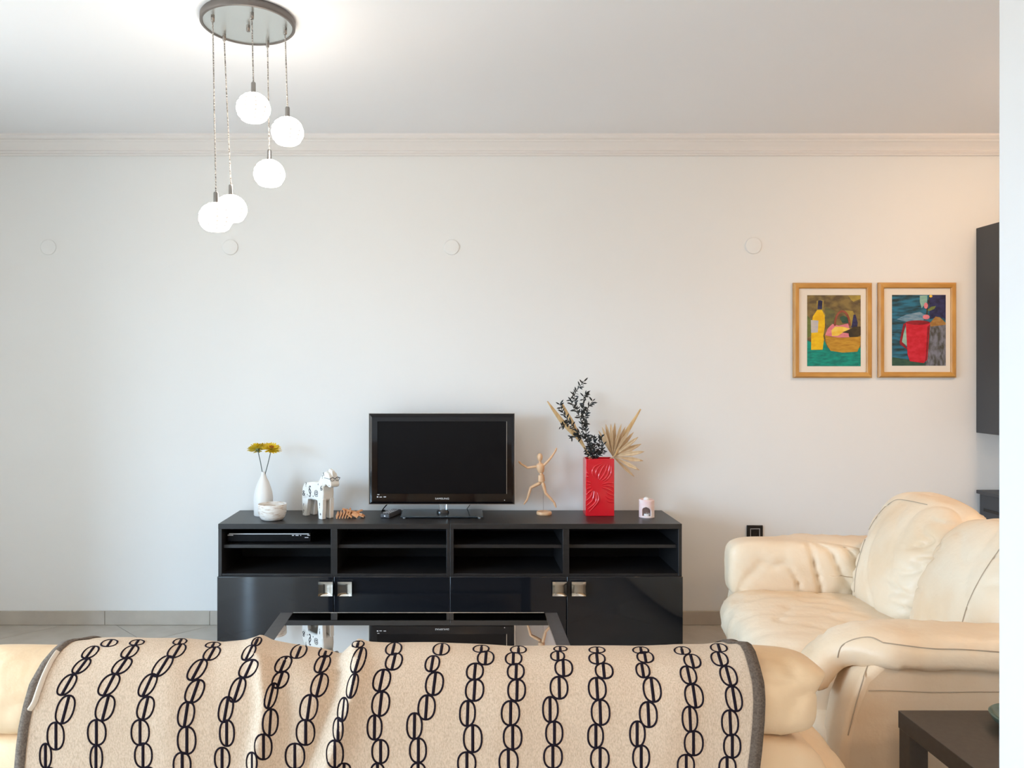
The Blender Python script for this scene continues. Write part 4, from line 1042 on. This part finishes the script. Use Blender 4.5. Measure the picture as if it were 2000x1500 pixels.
for i, (y_, z_) in enumerate(PR):
    a = PR[max(i - 1, 0)]; b_ = PR[min(i + 1, len(PR) - 1)]
    ty, tz = b_[0] - a[0], b_[1] - a[1]; l = math.hypot(ty, tz); ny, nz = tz / l, -ty / l        # outward
    py = VY + (CAM_H - z_) / y_ * F
    frontside = y_ > 1.72 and i < len(PR) / 2
    le = P(interp(LEDGE, py if not frontside else 1240), 0, min(y_, 1.70)).x; re = P(interp(REDGE, py if not frontside else 1240), 0, min(y_, 1.70)).x
    for j in range(NU + 1):
        x_ = le + (re - le) * j / NU
        px = VX + x_ / min(y_, 1.70) * F
        topw = max(0, min(1, (z_ - .70) / .12))
        dz = -(interp(TOPX, px) - 1253) / F * 1.72 * topw
        f_ = fold(px, py if not frontside else 1240)
        fs_ = f_ * (.35 if z_ > .82 else 1.0) * (.5 if frontside else 1)
        q = Vector((x_, y_, z_)); wob = .0025 * noise.noise(q * 9) + .004 * noise.noise(q * 3.1 + Vector((5, 1, 2)))
        vs.append(Vector((x_, y_ + ny * (fs_ + wob), z_ + nz * (fs_ + wob) * .6 + dz)))
for i in range(len(PR) - 1):
    for j in range(NU):
        a = i * (NU + 1) + j; fs.append((a, a + 1, a + NU + 2, a + NU + 1))
tw = thing('throw_blanket', 'beige woven throw with black chain pattern draped over the near sofa', 'blanket', (-.13, 1.78, .84))
tm = MB().add(vs, fs); to = tm.build('cloth', 'linen', tw, angle=180)
bm_ = bvh_of(tm)
A, B_, C_ = (0, 1180), (500, 1180), (1040, 1180)
CHAINS = [
 (A, [(762, 272, 54, 24), (630, 335, 48, 42), (568, 432, 48, 52), (467, 562, 52, 72), (455, 735, 60, 98), (388, 920, 58, 95), (318, 1058, 40, 85)]),
 (A, [(955, 268, 48, 18), (905, 332, 52, 42), (850, 432, 56, 55), (760, 562, 62, 75), (733, 725, 62, 88), (675, 895, 63, 88), (672, 1075, 42, 90)]),
 (A, [(1255, 262, 45, 20), (1232, 325, 55, 48), (1133, 432, 54, 72), (1030, 565, 52, 78), (1015, 725, 56, 80), (978, 895, 62, 88), (1000, 1055, 60, 85)]),
 (A, [(1485, 285, 50, 18), (1477, 345, 52, 46), (1375, 458, 55, 72), (1358, 608, 60, 80), (1298, 770, 56, 88), (1302, 950, 63, 95), (1270, 1120, 60, 85)]),
 (A, [(1790, 262, 30, 30), (1735, 338, 40, 52), (1733, 450, 58, 62), (1655, 598, 50, 85), (1575, 735, 48, 88), (1583, 900, 50, 90), (1550, 1080, 52, 80)]),
 (B_, [(298, 330, 52, 48), (190, 420, 52, 56), (170, 528, 54, 58), (105, 640, 40, 88), (100, 825, 53, 92), (50, 995, 60, 88), (-30, 1105, 36, 70)]),
 (B_, [(485, 335, 45, 36), (463, 418, 50, 60), (443, 565, 56, 80), (368, 722, 60, 90), (345, 895, 63, 88), (272, 1060, 66, 88)]),
 (B_, [(712, 280, 40, 22), (715, 390, 46, 88), (672, 570, 36, 84), (605, 735, 34, 82), (572, 875, 34, 82), (550, 1045, 58, 95), (612, 1150, 46, 40)]),
 (B_, [(960, 312, 54, 42), (962, 400, 56, 58), (877, 532, 58, 76), (870, 695, 60, 85), (827, 860, 50, 85), (867, 1028, 57, 82), (848, 1190, 50, 80)]),
 (B_, [(1292, 315, 56, 40), (1230, 415, 48, 55), (1245, 555, 60, 80), (1190, 720, 58, 85), (1105, 850, 52, 90), (1130, 1020, 57, 85), (1130, 1185, 55, 78)]),
 (B_, [(1570, 312, 54, 24), (1602, 375, 56, 47), (1527, 470, 57, 57), (1525, 600, 62, 75), (1475, 762, 53, 88), (1512, 938, 63, 95), (1470, 1110, 62, 78)]),
 (B_, [(1830, 318, 54, 24), (1797, 380, 56, 42), (1812, 470, 57, 55), (1818, 600, 60, 75), (1775, 760, 62, 85), (1790, 928, 63, 85), (1762, 1100, 65, 88)]),
 (C_, [(195, 312, 45, 16), (175, 362, 47, 32), (218, 445, 60, 58), (185, 583, 60, 77), (125, 735, 52, 88), (152, 900, 58, 82), (143, 1065, 63, 80)]),
 (C_, [(450, 320, 54, 20), (450, 380, 55, 37), (500, 465, 60, 53), (452, 590, 60, 77), (475, 755, 63, 88), (440, 920, 53, 82), (470, 1080, 63, 80)]),
 (C_, [(755, 322, 54, 22), (787, 370, 56, 38), (770, 462, 46, 50), (835, 597, 60, 85), (808, 770, 60, 88), (732, 905, 52, 88), (758, 1070, 57, 85)]),
 (C_, [(1045, 325, 54, 26), (1115, 397, 56, 47), (1088, 495, 54, 62), (1127, 640, 62, 82), (1098, 802, 52, 88), (1125, 970, 64, 85), (1070, 1125, 58, 75)]),
 (C_, [(1300, 305, 56, 28), (1305, 382, 56, 48), (1368, 500, 56, 68), (1405, 660, 55, 87), (1378, 828, 57, 88), (1393, 990, 58, 82), (1360, 1140, 58, 75)])]
for ci, (og, ov_) in enumerate(CHAINS):
    m_ = MB(); S = 560 / 2000; rnd = random.Random(ci)
    ovs = [(og[0] + x * S, og[1] + y * S, rx * S, ry * S) for x, y, rx, ry in ov_]
    while ovs[-1][1] < 1800:
        x, y, rx, ry = ovs[-1]; ovs.append((x + rnd.uniform(-12, 10), y + ry + 23.5, rnd.uniform(14, 17), 24))
    for (x, y, rx, ry) in ovs:
        k = .85 * (x - 1050) / 1000 * max(0, min(1, (1430 - y) / 130))
        pts = []
        for a in range(28):
            an = 2 * PI * a / 28; cs, sn = math.cos(an), math.sin(an)
            dx = rx * math.copysign(abs(cs) ** .88, cs); dy = ry * math.copysign(abs(sn) ** .88, sn)
            pts.append((x + dx + k * dy, y + dy))
        ribbon(m_, bm_, pts, .0042, step=4, closed=True)
        o_x = rnd.uniform(-.8, .8)
        ribbon(m_, bm_, [(x + o_x - k * ry, y - ry), (x + o_x + k * ry, y + ry)], .0066, step=4)
    m_.build('chain_stitching', 'yarn', tw)
# hems
hm = MB(); vs = []; fs = []
def hem(side, wid, i0=0):
    m_ = MB(); vs = []; fs = []; n = 4
    for i in range(i0, len(PR)):
        base = i * (NU + 1)
        e_ = tm.v[base + (NU if side > 0 else 0)]; inn = tm.v[base + (NU - 4 if side > 0 else 4)]
        a = tm.v[max(i - 1, 0) * (NU + 1) + (NU if side > 0 else 0)]; b2 = tm.v[min(i + 1, len(PR) - 1) * (NU + 1) + (NU if side > 0 else 0)]
        t_ = (b2 - a).normalized(); d_ = (inn - e_).normalized(); nn = t_.cross(d_).normalized()
        if nn.y > 0 and i > len(PR) * .5: nn = -nn
        if i <= len(PR) * .5 and nn.z < 0 and PR[i][1] > .8: nn = -nn
        vs += [e_ - d_ * .003 - nn * .004, e_ - d_ * .004 + nn * .003, e_ + d_ * wid * .5 + nn * .0045, e_ + d_ * wid + nn * .0015]
    k = len(vs) // n
    for i in range(k - 1):
        for j in range(n - 1): fs.append((i * n + j, i * n + j + 1, (i + 1) * n + j + 1, (i + 1) * n + j))
    m_.add(vs, fs).build('hem_band', 'hem_tape', tw, angle=180)
hem(1, .021, 8); hem(-1, .017, 8)
fl_ = ribbon(MB(), bm_, spline([(112, 1274), (100, 1292), (88, 1316), (78, 1342), (68, 1370), (58, 1385)], 6), .013, .006, .002)
if fl_.f: fl_.build('hem_lining', 'linen_lining', tw, angle=180)
